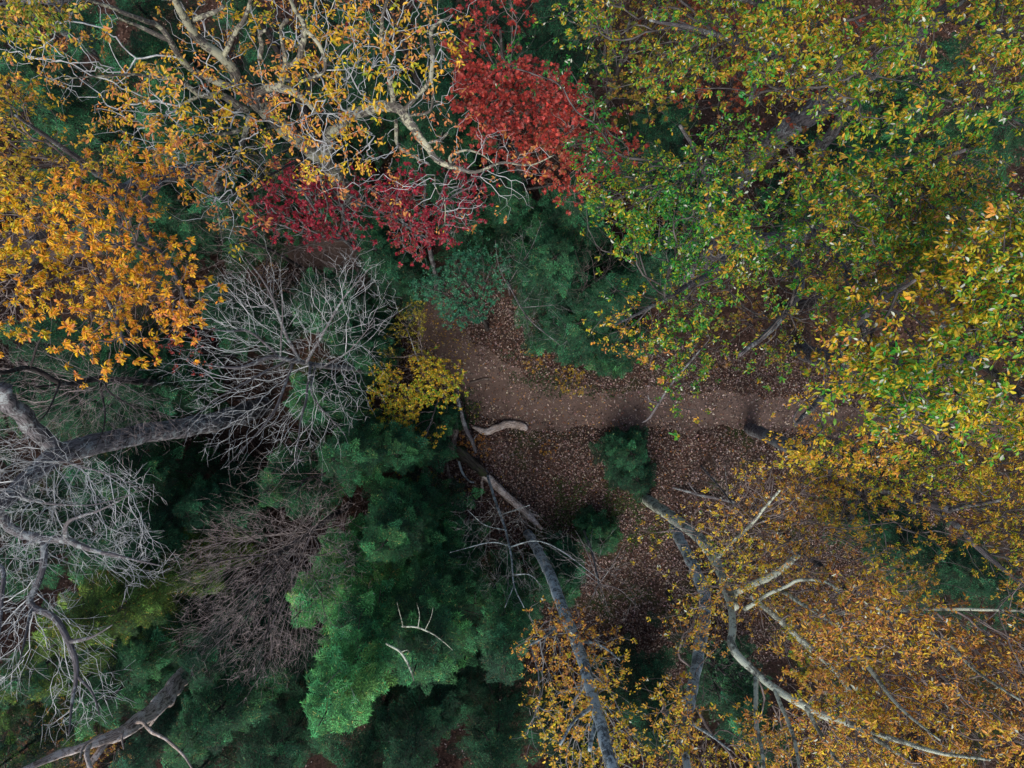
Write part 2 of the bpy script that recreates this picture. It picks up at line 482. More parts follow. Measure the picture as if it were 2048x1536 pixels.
# ---------------------------------------------------------------- palettes (linear)
GREEN = [(.006, .034, .017), (.010, .054, .024), (.016, .078, .03), (.028, .105, .034)]
BRIGHT = [(.014, .09, .034), (.026, .14, .045), (.045, .19, .05), (.09, .22, .05)]
MOSSY = [(.014, .045, .012), (.035, .08, .014), (.06, .11, .016), (.11, .13, .016)]
TEAL = [(.012, .09, .05), (.022, .13, .07), (.035, .17, .085), (.05, .20, .10)]
HICK0 = [(.02, .15, .015), (.05, .25, .015), (.12, .30, .012), (.32, .32, .012), (.52, .32, .015), (.52, .22, .035), (.34, .12, .04)]
HICKG = [(.008, .09, .022), (.012, .15, .026), (.03, .21, .022), (.07, .25, .014), (.19, .27, .012), (.36, .29, .012), (.50, .27, .02), (.38, .15, .045)]
HICK = [(.012, .13, .02), (.03, .22, .018), (.11, .28, .012), (.38, .35, .012), (.56, .36, .015), (.56, .25, .035), (.34, .13, .05)]
GOLD = [(.12, .20, .008), (.40, .33, .008), (.66, .40, .010), (.70, .34, .012), (.68, .27, .02), (.55, .19, .05), (.38, .12, .03)]
OAKO = [(.08, .16, .01), (.30, .30, .012), (.54, .40, .015), (.58, .36, .025), (.56, .28, .05), (.40, .16, .03), (.20, .08, .03)]
SPARSE = [(.26, .30, .012), (.60, .42, .015), (.62, .34, .03), (.58, .25, .07), (.52, .19, .07), (.36, .13, .05)]
CORAL = [(.10, .03, .02), (.26, .03, .025), (.42, .05, .035), (.34, .07, .035), (.22, .09, .035), (.12, .08, .03)]
CRIM = [(.10, .010, .02), (.24, .014, .03), (.38, .022, .045), (.22, .03, .035), (.15, .06, .02)]
RUST = [(.10, .07, .015), (.24, .08, .02), (.30, .06, .025), (.22, .05, .02), (.18, .12, .02)]
OLIVE = [(.04, .10, .012), (.10, .14, .012), (.22, .18, .012), (.26, .13, .02), (.13, .07, .02)]
YELG = [(.06, .22, .012), (.22, .30, .012), (.46, .36, .012), (.50, .27, .02), (.30, .14, .02)]
#SCENE

# ---------------------------------------------------------------- ground, path
PATH = [(-300, 520, 38), (150, 480, 40), (400, 460, 44), (640, 500, 44), (790, 575, 44), (870, 655, 46), (935, 735, 58), (1010, 790, 60), (1080, 812, 54), (1180, 818, 44), (1300, 816, 40),
        (1450, 822, 37), (1600, 834, 34), (1800, 848, 32), (2050, 850, 48), (2500, 840, 50)]
pc = np.array([[*P(a, b, 0)[:2], w_ / F * H * .88] for a, b, w_ in PATH])
PCA, PCW = catmull(np.c_[pc[:, :2], np.zeros(len(pc))], pc[:, 2], .25)
def path_dist(X):
    best = np.full(len(X), 1e9); wd = np.ones(len(X)); side = np.zeros(len(X))
    for s in range(0, len(PCA), 4):
        q = PCA[s, :2]; d = np.hypot(X[:, 0] - q[0], X[:, 1] - q[1]); u = d < best
        best[u] = d[u]; wd[u] = PCW[s]; side[u] = X[u, 1] - q[1]
    return best, wd, side
def gz(X):
    X = np.asarray(X)[:, :2]; d, w_, side = path_dist(X)
    z = .10 * fnoise(X, 7, 3) + .05 * fnoise(X, 2.2, 4) + .02 * fnoise(X, .8, 6)
    t = np.clip((d - w_ * .8) / .7, 0, 1); t = t * t * (3 - 2 * t)
    z = z * (.25 + .75 * t) + .14 * t + .10 * t * (side < 0)          # the path lies a little lower than the woods
    return z * np.clip(1 - (np.hypot(X[:, 0], X[:, 1]) - 32) / 8, 0, 1)
nx, ny = 330, 260
gx, gy = np.linspace(-40, 40, nx), np.linspace(-32, 32, ny)
X, Y = np.meshgrid(gx, gy); XY = np.stack([X.ravel(), Y.ravel()], 1)
GV = np.c_[XY, gz(XY)]
i = (np.arange(ny - 1)[:, None] * nx + np.arange(nx - 1)[None]).ravel()
GF = np.stack([i, i + 1, i + 1 + nx, i + nx], 1)
ring = []      # skirt out to the far woods
n0 = len(GV); GV = np.vstack([GV, [(-160, -160, 0), (160, -160, 0), (160, 160, 0), (-160, 160, 0)]])
c = [0, nx - 1, nx * ny - 1, nx * (ny - 1)]
GF = np.vstack([GF] + [[(c[k], n0 + k, n0 + (k + 1) % 4, c[(k + 1) % 4])] for k in range(4)])
m, t, b = mat('forest_floor')
tc = N(t, 'TexCoord')
n1 = N(t, 'TexNoise', Scale=.45, Detail=5.0, Roughness=.6); n2 = N(t, 'TexVoronoi', Scale=11.0); n3 = N(t, 'TexNoise', Scale=14.0, Detail=4.0)
n4 = N(t, 'TexNoise', Scale=.28, Detail=6.0, Roughness=.65)
for q in (n1, n2, n3, n4): t.links.new(tc.outputs['Object'], q.inputs['Vector'])
cell = ramp(t, n2.outputs['Color'], [(.1, (.018, .010, .008)), (.5, (.05, .028, .022)), (.8, (.095, .055, .042)), (1, (.16, .11, .09))])
soil = ramp(t, n3.outputs[0], [(.35, (.016, .011, .009)), (.7, (.065, .042, .034))])
a = mixc(t, ramp(t, n1.outputs[0], [(.4, (0, 0, 0)), (.6, (1, 1, 1))]), cell, soil)
mo = ramp(t, n4.outputs[0], [(.56, (0, 0, 0)), (.64, (.75, .75, .75))])
mc = ramp(t, n3.outputs[0], [(.3, (.012, .03, .008)), (.7, (.04, .07, .015))])
t.links.new(mixc(t, mo, a, mc), b.inputs['Base Color']); b.inputs['Roughness'].default_value = .95; b.inputs['Specular IOR Level'].default_value = .1
bp = N(t, 'Bump', Strength=.7, Distance=.05); t.links.new(n3.outputs[0], bp.inputs['Height']); t.links.new(bp.outputs[0], b.inputs['Normal'])
tag(build('ground', GV, [GF], m, smooth=True), kind='structure')
# path sheet
m, t, b = mat('trodden_earth')
tc = N(t, 'TexCoord'); n1 = N(t, 'TexNoise', Scale=1.1, Detail=6.0, Roughness=.6); n3 = N(t, 'TexNoise', Scale=30.0, Detail=3.0)
for q in (n1, n3): t.links.new(tc.outputs['Object'], q.inputs['Vector'])
a = ramp(t, n1.outputs[0], [(.3, (.08, .058, .048)), (.5, (.14, .102, .087)), (.7, (.19, .142, .122))])
a2 = ramp(t, n3.outputs[0], [(.35, (.06, .038, .03)), (.6, (.14, .092, .076))])
t.links.new(mixc(t, .4, a, a2), b.inputs['Base Color']); b.inputs['Roughness'].default_value = .95; b.inputs['Specular IOR Level'].default_value = .1
bp = N(t, 'Bump', Strength=.5, Distance=.03); t.links.new(n3.outputs[0], bp.inputs['Height']); t.links.new(bp.outputs[0], b.inputs['Normal'])
tg = np.zeros_like(PCA); tg[1:-1] = PCA[2:] - PCA[:-2]; tg[0] = tg[1]; tg[-1] = tg[-2]; tg = unit(tg); sdv = np.stack([-tg[:, 1], tg[:, 0], tg[:, 0] * 0], 1)
K = 9; U_ = np.linspace(-1, 1, K)
ed = np.stack([fnoise(PCA[:, :2] + s * 50, 1.6, 8) * .22 + fnoise(PCA[:, :2] + s * 90, .5, 9) * .12 for s in (-1, 1)], 1)
PV = PCA[:, None] + sdv[:, None] * (U_[None, :, None] * (PCW[:, None, None] + np.where(U_ < 0, ed[:, :1], ed[:, 1:])[..., None]))
PV = PV.reshape(-1, 3); PV[:, 2] = gz(PV) + .012
ii = (np.arange(len(PCA) - 1)[:, None] * K + np.arange(K - 1)[None]).ravel()
tag(build('path', PV, [np.stack([ii, ii + 1, ii + 1 + K, ii + K], 1)], m, smooth=True), kind='structure')

# fallen leaves: nobody could count them
g = rs(11)
def litter(name, n, poly, pal, size, seed, dens=None, z=.02, label=None):
    g = rs(seed); pa = np.array(poly, float); lo, hi = pa.min(0), pa.max(0); out = np.zeros((0, 2))
    while len(out) < n:
        q = lo + g.rand(n * 2, 2) * (hi - lo); q = q[inpoly(q, poly)]
        d = H / F; Wq = np.stack([(q[:, 0] - 1024) * d, -(q[:, 1] - 768) * d], 1)
        if dens: Wq = Wq[g.rand(len(Wq)) < dens(Wq)]
        out = np.vstack([out, Wq])
    C = out[:n]; C = np.c_[C, gz(C) + z + g.rand(n) * .03]
    az = g.rand(n) * 2 * PI; D = np.stack([np.cos(az), np.sin(az), g.normal(size=n) * .2], 1)
    Nn = np.stack([g.normal(size=n) * .3, g.normal(size=n) * .3, np.ones(n)], 1)
    L = size * (.5 + .8 * g.rand(n)); cc = pal_pick(pal, C, seed, 1.2, .9)
    V, fl, cc = leaves(C, D, Nn, L, L * .55, cc, L_OVAL)
    return tag(build(name, V, fl, LITTER, colors=cc), kind='stuff')
def dpath(Wq):
    d, w_, s = path_dist(Wq); on = d < w_ * .95
    return np.where(on, .20 + .6 * np.clip(d / w_, 0, 1) ** 3 + .1 * (fnoise(Wq, 1.5, 30) > .1) + .12 * (d > w_ * .6), np.where(fnoise(Wq, 2.5, 31) > .85, .35, 1.))
BROWN = [(.035, .022, .018), (.065, .042, .034), (.11, .07, .055), (.17, .115, .095), (.25, .18, .155), (.36, .28, .25), (.14, .065, .04), (.05, .035, .035)]
litter('fallen_leaves', 80000, [(820, 560), (1050, 600), (1400, 700), (1900, 720), (1950, 1000), (1600, 1300), (1300, 1400), (1000, 1200), (850, 1150), (820, 900), (780, 700)], BROWN, .085, 21, dpath)
litter('fallen_leaves', 42000, [(-200, -100), (2250, -100), (2250, 1640), (-200, 1640)], BROWN, .10, 22, dpath)
litter('yellow_fallen_leaves', 750, [(770, 560), (900, 600), (960, 700), (900, 760), (800, 740), (760, 640)], [(.22, .14, .03), (.36, .22, .04), (.42, .28, .05), (.25, .2, .12)], .09, 23)
litter('yellow_fallen_leaves', 500, [(900, 750), (1300, 850), (1500, 900), (1300, 1050), (900, 1000)], [(.30, .12, .03), (.36, .2, .04), (.2, .07, .03), (.4, .3, .2)], .08, 24)

litter('yellow_fallen_leaves', 420, [(860, 640), (960, 720), (1080, 770), (1600, 790), (1600, 850), (1080, 850), (900, 800), (850, 720)], [(.42, .32, .26), (.5, .4, .33), (.36, .2, .08), (.3, .2, .15)], .11, 26, z=.03)
g = rs(77); tw = []
for k in range(420):
    q = np.array([g.uniform(820, 1900), g.uniform(600, 1350)]); a0 = P(q[0], q[1], 0); an = g.rand() * 6.28; L = .15 + .5 * g.rand() ** 2; dd = np.array([math.cos(an), math.sin(an), 0])
    pts = np.array([a0, a0 + dd * L * .5 + g.normal(size=3) * .03, a0 + dd * L + g.normal(size=3) * .05]); pts[:, 2] = gz(pts) + .03
    tw.append((pts, np.array([.012, .010, .005]) * (.5 + g.rand())))
V, fl, uv = tubes(tw, 4, 0, 1, caps=False); tag(build('fallen_twigs', V, fl, TW_BRN, smooth=True), kind='stuff')

# moss and low green plants
def moss(poly, n, seed, pal, name='moss'):
    g = rs(seed); pa = np.array(poly, float); lo, hi = pa.min(0), pa.max(0); q = lo + g.rand(n * 3, 2) * (hi - lo); q = q[inpoly(q + g.normal(size=q.shape) * 12, poly)][:n]
    d = H / F; C = np.stack([(q[:, 0] - 1024) * d, -(q[:, 1] - 768) * d], 1); k = fnoise(C, 1.0, seed) > -.1; C = C[k]; n = len(C)
    C = np.c_[C, gz(C) + .03 + g.rand(n) * .05]; az = g.rand(n) * 2 * PI; D = np.stack([np.cos(az), np.sin(az), .3 + g.rand(n) * .5], 1)
    L = .05 + .06 * g.rand(n)
    V, fl, cc = leaves(C, D, np.tile([0, 0, 1.], (n, 1)), L, L * .5, pal_pick(pal, C, seed, 1, .8), L_TINY)
    tag(build(name, V, fl[:1], LEAFD, colors=cc), kind='stuff')
moss([(1110, 950), (1200, 970), (1300, 1000), (1330, 1090), (1180, 1110), (1100, 1040)], 3500, 41, [(.02, .05, .01), (.04, .08, .015), (.07, .10, .02)])
moss([(1040, 1020), (1150, 1060), (1120, 1140), (1050, 1120)], 1500, 42, [(.02, .05, .01), (.04, .08, .015)])
moss([(1000, 760), (1100, 800), (1250, 790), (1250, 760), (1100, 740), (1000, 700)], 1200, 43, [(.02, .05, .015), (.04, .07, .02)])
moss([(920, 770), (960, 800), (950, 850), (915, 830)], 350, 44, [(.02, .06, .02), (.04, .09, .02)])

# ---------------------------------------------------------------- logs on the ground
def log(label, pl, bark, name='fallen_log', sides=14, rough=.13, seed=1, stubs=(), wob=.05):
    pts = [P(*q[:3]) for q in pl]; zz = gz(np.array(pts))
    pl = [(a, b, z + float(h), r) for (a, b, z, r), h in zip(pl, zz)]
    root = thing(name, P(*pl[0][:3]), label, 'log', None); O = Origin(root)
    wood('trunk', pl, bark, root, O, sides, rough, seed, .07, wob)
    for j, s in enumerate(stubs):
        s = [(a, b, z + float(zz[0]), r) for a, b, z, r in s]; wood('branch_stub', s, bark, root, O, 7, .15, seed + j + 3, .06, .3)
    return root
log('long pale barkless log lying diagonally below the curved log', [(950, 936, .40, .13), (967, 948, .40, .16), (1005, 984, .38, .15), (1045, 1020, .36, .15), (1066, 1040, .34, .12), (1084, 1058, .3, .05)], SILVB, seed=3, rough=.12, wob=.02,
    stubs=[[(1040, 1016, .3, .08), (1058, 1026, .25, .07), (1076, 1033, .2, .05)], [(962, 944, .4, .06), (966, 970, .3, .05), (962, 1000, .2, .03)]])
log('dark mossy broken trunk at the upper end of the pale diagonal log', [(868, 862, .2, .16), (893, 885, .45, .21), (925, 908, .55, .24), (958, 938, .5, .2), (975, 952, .45, .12)], MOSSB, seed=4, rough=.25)
log('split reddish brown log standing out from the yellow sapling toward the mossy trunk', [(908, 826, .8, .13), (907, 850, .8, .17), (904, 880, .78, .18), (902, 908, .75, .13)], DEADB, seed=5, rough=.3)
log('thin straight grey log leaning past the left end of the curved log', [(913, 786, .9, .07), (921, 820, .8, .09), (933, 860, .7, .10), (944, 882, .5, .09), (952, 905, .3, .06)], GREYB, seed=6, sides=9,
    stubs=[[(945, 883, .6, .04), (950, 875, .75, .03), (953, 868, .9, .02)]])
log('curved weathered grey log at the edge of the dirt path', [(945, 853, .10, .04), (960, 860, .12, .09), (976, 863, .13, .13), (992, 857, .13, .14), (1010, 850, .13, .15), (1030, 849, .12, .16), (1046, 853, .11, .14), (1054, 858, .08, .09)], SILVB, seed=7, rough=.22)
log('short thin stick lying across the bend of the path', [(938, 766, .05, .05), (958, 761, .06, .06), (982, 756, .05, .04)], DEADB, name='fallen_branch', seed=8, sides=7)
log('thin reddish root wood lying left of the pale diagonal log', [(893, 925, .1, .05), (898, 950, .12, .07), (902, 970, .1, .05)], DEADB, name='fallen_branch', seed=9, sides=7)
log('thin grey branch bending round the hollow beside the pale log', [(917, 920, .3, .05), (925, 945, .3, .05), (938, 962, .25, .04), (948, 965, .2, .03)], BLUEB, name='fallen_branch', seed=10, sides=7)
log('thin fallen stick in the leaf litter left of the small bare sapling', [(925, 1000, .05, .04), (928, 1040, .07, .05), (932, 1075, .05, .03)], DEADB, name='fallen_branch', seed=12, sides=7)
log('pale grey fallen stem in the litter right of the small round hemlock', [(1345, 975, .25, .04), (1400, 990, .25, .06), (1470, 1005, .2, .05)], GREYB, name='fallen_branch', seed=13, sides=7,
    stubs=[[(1395, 989, .3, .03), (1375, 965, .6, .015)], [(1440, 998, .3, .03), (1470, 975, .6, .015)]])

# ---------------------------------------------------------------- broadleaf trees
tree('oak_tree', 'large lichen-covered oak with few orange leaves, its limbs spread over the upper left', 'tree',
     [(770, 470, 0, 0.319), (700, 390, 6, 0.252), (655, 330, 10, 0.210), (595, 280, 12.5, 0.185), (540, 232, 14, 0.168), (505, 200, 14.8, 0.143)],
     [[(508, 203, 14.7, 0.126), (480, 160, 15.5, 0.109), (450, 120, 16.2, 0.097), (400, 80, 17, 0.084), (378, 48, 17.5, 0.076), (352, 0, 18.3, 0.050), (335, -60, 19, 0.025)],
      [(495, 220, 14.5, 0.092), (450, 197, 15, 0.076), (400, 190, 15.6, 0.063), (350, 160, 16.2, 0.042), (270, 148, 17, 0.025), (200, 152, 17.5, 0.017), (130, 158, 18, 0.010)],
      [(400, 190, 15.6, 0.042), (370, 206, 15.7, 0.034), (356, 212, 15.8, 0.029)],
      [(505, 200, 14.8, 0.101), (530, 180, 15.2, 0.092), (570, 178, 15.6, 0.084), (610, 200, 16, 0.059), (635, 228, 16.4, 0.034)],
      [(555, 178, 15.4, 0.067), (572, 135, 16.2, 0.063), (600, 115, 16.8, 0.059), (610, 60, 17.6, 0.046), (590, 20, 18, 0.034), (565, -30, 18.6, 0.017)],
      [(575, 40, 17.8, 0.029), (560, 60, 17, 0.034), (566, 95, 16.6, 0.038), (572, 130, 16.2, 0.042)],
      [(465, 175, 15.2, 0.076), (415, 155, 15.6, 0.067), (376, 133, 16, 0.063), (345, 85, 16.8, 0.055), (320, 52, 17.2, 0.046), (270, 32, 17.8, 0.038), (212, 10, 18.3, 0.029), (120, -20, 19, 0.017)],
      [(340, 80, 16.8, 0.050), (300, 62, 17.1, 0.042), (272, 50, 17.3, 0.029), (235, 35, 17.7, 0.017)],
      [(445, 115, 16.3, 0.050), (465, 75, 16.9, 0.046), (490, 35, 17.6, 0.038), (505, -20, 18.4, 0.025)],
      [(385, 42, 17.5, 0.042), (420, 30, 18, 0.038), (448, 12, 18.4, 0.025)],
      [(520, 120, 16.4, 0.034), (522, 95, 16.8, 0.042), (518, 65, 17.2, 0.038), (530, 60, 17.3, 0.025)],
      [(500, 230, 14.2, 0.059), (490, 270, 14.4, 0.055), (475, 312, 14.8, 0.046), (440, 345, 15.2, 0.038), (400, 352, 15.6, 0.025), (360, 325, 16, 0.017), (310, 300, 16.3, 0.010)],
      [(440, 345, 15.2, 0.025), (425, 380, 15.3, 0.025), (435, 420, 15.3, 0.018), (445, 490, 15, 0.010)],
      [(480, 262, 14.4, 0.042), (450, 268, 14.6, 0.038), (422, 270, 14.8, 0.025)],
      [(650, 325, 10.5, 0.160), (655, 280, 12, 0.143), (690, 238, 13.5, 0.126), (740, 217, 14.5, 0.122), (790, 216, 15, 0.113), (820, 248, 15, 0.101), (850, 288, 14.8, 0.084), (875, 322, 14.6, 0.067), (905, 336, 14.6, 0.055), (950, 345, 14.8, 0.038), (1000, 325, 15.2, 0.027), (1060, 330, 15.6, 0.017), (1110, 310, 16, 0.008)],
      [(785, 214, 15, 0.059), (780, 150, 15.8, 0.050), (765, 90, 16.6, 0.042), (765, 40, 17.2, 0.034), (780, -20, 18, 0.021)],
      [(805, 222, 15, 0.050), (840, 187, 15.8, 0.046), (862, 160, 16.2, 0.046), (867, 110, 16.8, 0.046), (865, 60, 17.4, 0.038), (905, 30, 18, 0.013)],
      [(820, 230, 15, 0.034), (858, 223, 15.4, 0.029), (868, 190, 15.9, 0.029), (864, 160, 16.2, 0.025)],
      [(792, 240, 14.7, 0.042), (795, 290, 14.8, 0.038), (830, 315, 15, 0.029), (860, 330, 15, 0.017)],
      [(860, 285, 14.9, 0.034), (880, 280, 15.2, 0.034), (895, 266, 15.6, 0.025)],
      [(905, 332, 14.6, 0.034), (900, 312, 15, 0.029), (930, 300, 15.2, 0.025), (965, 310, 15.4, 0.017), (990, 330, 15.4, 0.010)],
      [(870, 350, 14.4, 0.017), (872, 375, 14.5, 0.017), (890, 410, 14.5, 0.013), (888, 450, 14.4, 0.008)],
      [(640, 330, 12, 0.034), (645, 370, 12.6, 0.025), (655, 410, 13, 0.017), (650, 445, 13.2, 0.010)],
      [(610, 60, 17.6, 0.034), (640, 90, 17.4, 0.034), (650, 140, 17, 0.029), (600, 165, 16.6, 0.029)]],
     [dict(poly=[(-40, 60), (110, 60), (200, -60), (700, -60), (900, -50), (920, 120), (700, 180), (760, 330), (600, 340), (560, 260), (520, 330), (480, 420), (450, 500), (400, 420), (330, 330), (250, 320), (180, 230), (90, 170)], n=1724, zlo=14.6, zhi=18.5,
           pal=SPARSE, size=.135, per=5.2, keep=1, bough=-1, tpl=L_LONG, gap=-.15, cs=1.6, spread=.8, bf=.25, tight=.4, droop=.3),
      dict(poly=[(680, 100), (900, 20), (930, 180), (1000, 260), (1120, 290), (1060, 430), (900, 450), (760, 380), (640, 420), (560, 330), (640, 300)], n=420, zlo=13.8, zhi=16.5,
           pal=SPARSE[2:], size=.14, per=2.8, keep=.5, bough=-1, fill=False, gap=-.4, cs=1.6, spread=.8, bf=.25)],
     OAKB, TW_PALE, seed=2, rtip=.0042, sides=12, zmin=9, jit=.03, step=.16, wob=.2)

tree('oak_tree', 'dense golden orange oak crown at the left edge above the bare trees', 'tree',
     [(560, 455, 0, .32), (450, 385, 6, .27), (400, 345, 9, .22), (330, 350, 12, .17), (250, 380, 14.5, .14), (150, 440, 16.5, .10), (60, 480, 18, .06)],
     [[(330, 350, 12, .12), (300, 395, 14, .10), (289, 440, 15.5, .09), (302, 480, 16.5, .06), (345, 540, 17.5, .04), (370, 600, 18, .02)],
      [(250, 380, 14.5, .09), (190, 340, 16, .07), (160, 320, 17, .06), (90, 270, 18, .04), (30, 230, 19, .02)],
      [(170, 430, 16, .07), (180, 520, 17.5, .05), (225, 620, 18.6, .03), (250, 690, 19.2, .015)],
      [(120, 450, 17, .06), (60, 540, 18.2, .04), (20, 610, 19, .02)],
      [(215, 395, 15.4, .06), (240, 440, 16.2, .05), (235, 520, 17.2, .03)]],
     [dict(poly=[(0, 380), (60, 400), (140, 380), (250, 330), (330, 300), (345, 350), (290, 420), (295, 480), (350, 500), (385, 540), (375, 580), (412, 600), (400, 650), (330, 680), (270, 718), (210, 722), (140, 708), (150, 650), (170, 620), (110, 600), (80, 640), (30, 650), (-90, 660), (-90, 380)],
           n=1954, zlo=17.2, zhi=20.2, pal=GOLD[1:], size=.118, per=8.5, gap=-.6, bough=-.45, droop=.45, cs=3, spread=.25, wid=.42),
      dict(poly=[(-90, 170), (40, 160), (110, 230), (150, 290), (250, 330), (120, 400), (0, 420), (-90, 400)], n=791, zlo=16, zhi=18.6, pal=OAKO, size=0.111, per=5, gap=-.2, bough=-.2, droop=.4)],
     GREYB, TW_BRN, seed=5, zmin=11)

tree('oak_tree', 'yellow-green oak crown tip reaching in at the top left corner', 'tree',
     [(420, 250, 0, .28), (180, 90, 9, .2), (40, 0, 14, .14), (-80, -90, 18, .08)],
     [[(40, 0, 14, .08), (120, 0, 17, .05), (200, -20, 19, .02)], [(-20, -50, 16, .06), (20, 20, 18.5, .03)]],
     [dict(poly=[(-120, -130), (260, -130), (180, 0), (150, 40), (60, 70), (20, 40), (-20, 50), (-120, 60)], n=772, zlo=17.5, zhi=20, pal=[(.10, .24, .02), (.25, .30, .02), (.48, .34, .03), (.5, .26, .06), (.46, .2, .08)], size=0.118, per=5)],
     GREYB, TW_GREY, seed=6, zmin=11)

tree('hickory_tree', 'green and yellow hickory crown filling the top right corner', 'tree',
     [(1400, 440, 0, .40), (1480, 350, 5, .36), (1560, 270, 8.5, .33), (1680, 187, 11.8, .27), (1770, 120, 14, .2), (1880, 30, 16, .13), (1990, -60, 18, .07)],
     [[(1690, 180, 12, .12), (1600, 130, 14.5, .1), (1555, 95, 16, .09), (1520, 150, 16.8, .06), (1500, 200, 17.4, .03)],
      [(1600, 130, 14.5, .09), (1500, 90, 16, .07), (1400, 60, 17.4, .045), (1300, 40, 18.4, .02)],
      [(1700, 165, 12.4, .12), (1640, 60, 15.4, .08), (1560, 20, 17.2, .06), (1450, -10, 18.6, .03)],
      [(1780, 115, 14, .1), (1880, 150, 16.5, .07), (1960, 210, 18.2, .04)],
      [(1880, 30, 16, .07), (1980, 60, 18, .05), (2080, 90, 19.5, .03)]],
     [dict(poly=[(1380, -100), (1400, 90), (1480, 190), (1560, 220), (1600, 150), (1650, 200), (1700, 240), (1800, 260), (1880, 210), (1950, 240), (2050, 230), (2150, 300), (2150, -100)], n=4232, zlo=16.8, zhi=20.2,
           pal=HICKG[1:], size=0.115, per=5.5, gap=-.3, droop=.5, cs=3, pale=.035, tilt=(.6, -.3)),
      dict(poly=[(1110, -100), (1140, 60), (1180, 110), (1250, 190), (1380, 190), (1440, 130), (1420, -100)], n=1030, zlo=15.6, zhi=18.2, pal=HICKG, size=0.104, per=4.5, gap=-.1, cs=2, pale=.03)],
     GREYB, TW_DRK, seed=7, zmin=11)

tree('hickory_tree', 'broad green hickory crown right of the red maples and above the path', 'tree',
     [(1360, 560, 0, .36), (1420, 510, 5, .33), (1455, 488, 8, .30), (1560, 478, 10.5, .24), (1650, 450, 13, .2), (1740, 420, 15, .13), (1840, 380, 17, .07)],
     [[(1450, 490, 8.5, .14), (1430, 455, 11, .11), (1420, 400, 13.5, .08), (1400, 320, 15.6, .05), (1360, 250, 17, .03)],
      [(1480, 486, 9, .12), (1430, 540, 12, .1), (1360, 580, 14.4, .06), (1290, 620, 16, .03), (1230, 650, 17, .012)],
      [(1560, 478, 10.5, .13), (1600, 560, 13.5, .1), (1560, 640, 15.5, .07), (1480, 710, 17, .04)],
      [(1620, 460, 12.4, .13), (1700, 560, 15, .1), (1730, 660, 16.6, .06)],
      [(1650, 450, 13, .12), (1620, 380, 15, .09), (1580, 300, 16.8, .05)],
      [(1740, 420, 15, .1), (1860, 330, 17.2, .05), (1930, 300, 18.2, .03)],
      [(1625, 325, 13, .13), (1650, 285, 14, .13), (1692, 222, 15.4, .10), (1740, 140, 16.6, .06)],
      [(1400, 700, 15.2, .02), (1348, 762, 14.8, .022), (1322, 800, 14.4, .025), (1300, 835, 14, .028), (1285, 845, 13.9, .012)],
      [(1318, 805, 14.4, .02), (1300, 802, 14.6, .02), (1296, 790, 14.8, .01)]],
     [dict(poly=[(1190, 340), (1165, 390), (1190, 440), (1235, 480), (1225, 540), (1270, 565), (1285, 610), (1320, 700), (1340, 760), (1345, 825), (1390, 790), (1430, 740), (1520, 725), (1560, 750), (1640, 730), (1700, 700), (1760, 620), (1850, 560), (1950, 480), (2030, 420), (2000, 300), (1900, 290), (1800, 330), (1720, 330), (1600, 300), (1500, 300), (1440, 230), (1400, 310), (1300, 330)],
           n=6071, zlo=14.8, zhi=18.4, pal=HICKG, size=0.111, per=5.2, gap=-.22, gs=1.3, cs=3, pale=.03, droop=.5, tilt=(.5, 0)),
      dict(poly=[(1700, 330), (1850, 290), (1950, 300), (2030, 400), (1960, 500), (1850, 570), (1740, 560), (1680, 440)], n=1100, zlo=17, zhi=19, pal=HICKG, size=.115, per=5, gap=-.5, pale=.03),
      dict(poly=[(1010, 90), (1100, 80), (1180, 200), (1250, 300), (1190, 340), (1120, 250), (1040, 200), (1000, 130)], n=276, zlo=14.8, zhi=16.6, pal=HICKG[:4], size=0.104, per=3.5, gap=-.1, pale=.04),
      dict(poly=[(1190, 640), (1290, 600), (1330, 700), (1300, 740), (1240, 690), (1200, 680)], n=165, zlo=14.6, zhi=16.4, pal=HICK[2:], size=0.096, per=3.5, pale=.02)],
     GREYB, TW_DRK, seed=8, zmin=9)

tree('hickory_tree', 'bright yellow-green crown closest to the camera at the right edge', 'tree',
     [(1600, 700, 0, .34), (1660, 720, 8, .25), (1720, 735, 13, .2), (1850, 730, 16.5, .14), (2020, 700, 19, .08)],
     [[(1700, 750, 13, .11), (1690, 690, 16, .08), (1740, 620, 18, .05), (1830, 560, 19.6, .025)], [(1780, 740, 15, .1), (1840, 820, 17.6, .06), (1900, 860, 19.4, .03)],
      [(1850, 730, 16.5, .09), (1900, 620, 18.6, .06), (1980, 520, 20, .03)], [(1700, 750, 13, .1), (1640, 800, 16.5, .06), (1590, 850, 18.3, .03)], [(1950, 715, 18, .07), (2050, 800, 20, .04)]],
     [dict(poly=[(1590, 790), (1660, 700), (1760, 600), (1850, 540), (2000, 450), (2150, 400), (2150, 890), (2000, 870), (1900, 890), (1780, 870), (1700, 800), (1640, 820)], n=3863, zlo=18, zhi=21, pal=HICK[1:], size=0.122, per=5.5, gap=-.3,
           cs=2.5, pale=.05, tilt=(.8, 0)),
      dict(poly=[(1550, 840), (1600, 790), (1720, 830), (1800, 880), (1760, 960), (1650, 900), (1590, 930)], n=349, zlo=16, zhi=18, pal=HICK[3:], size=0.104, per=4.5, gap=0, pale=.03)],
     GREYB, TW_DRK, seed=9, zmin=11)

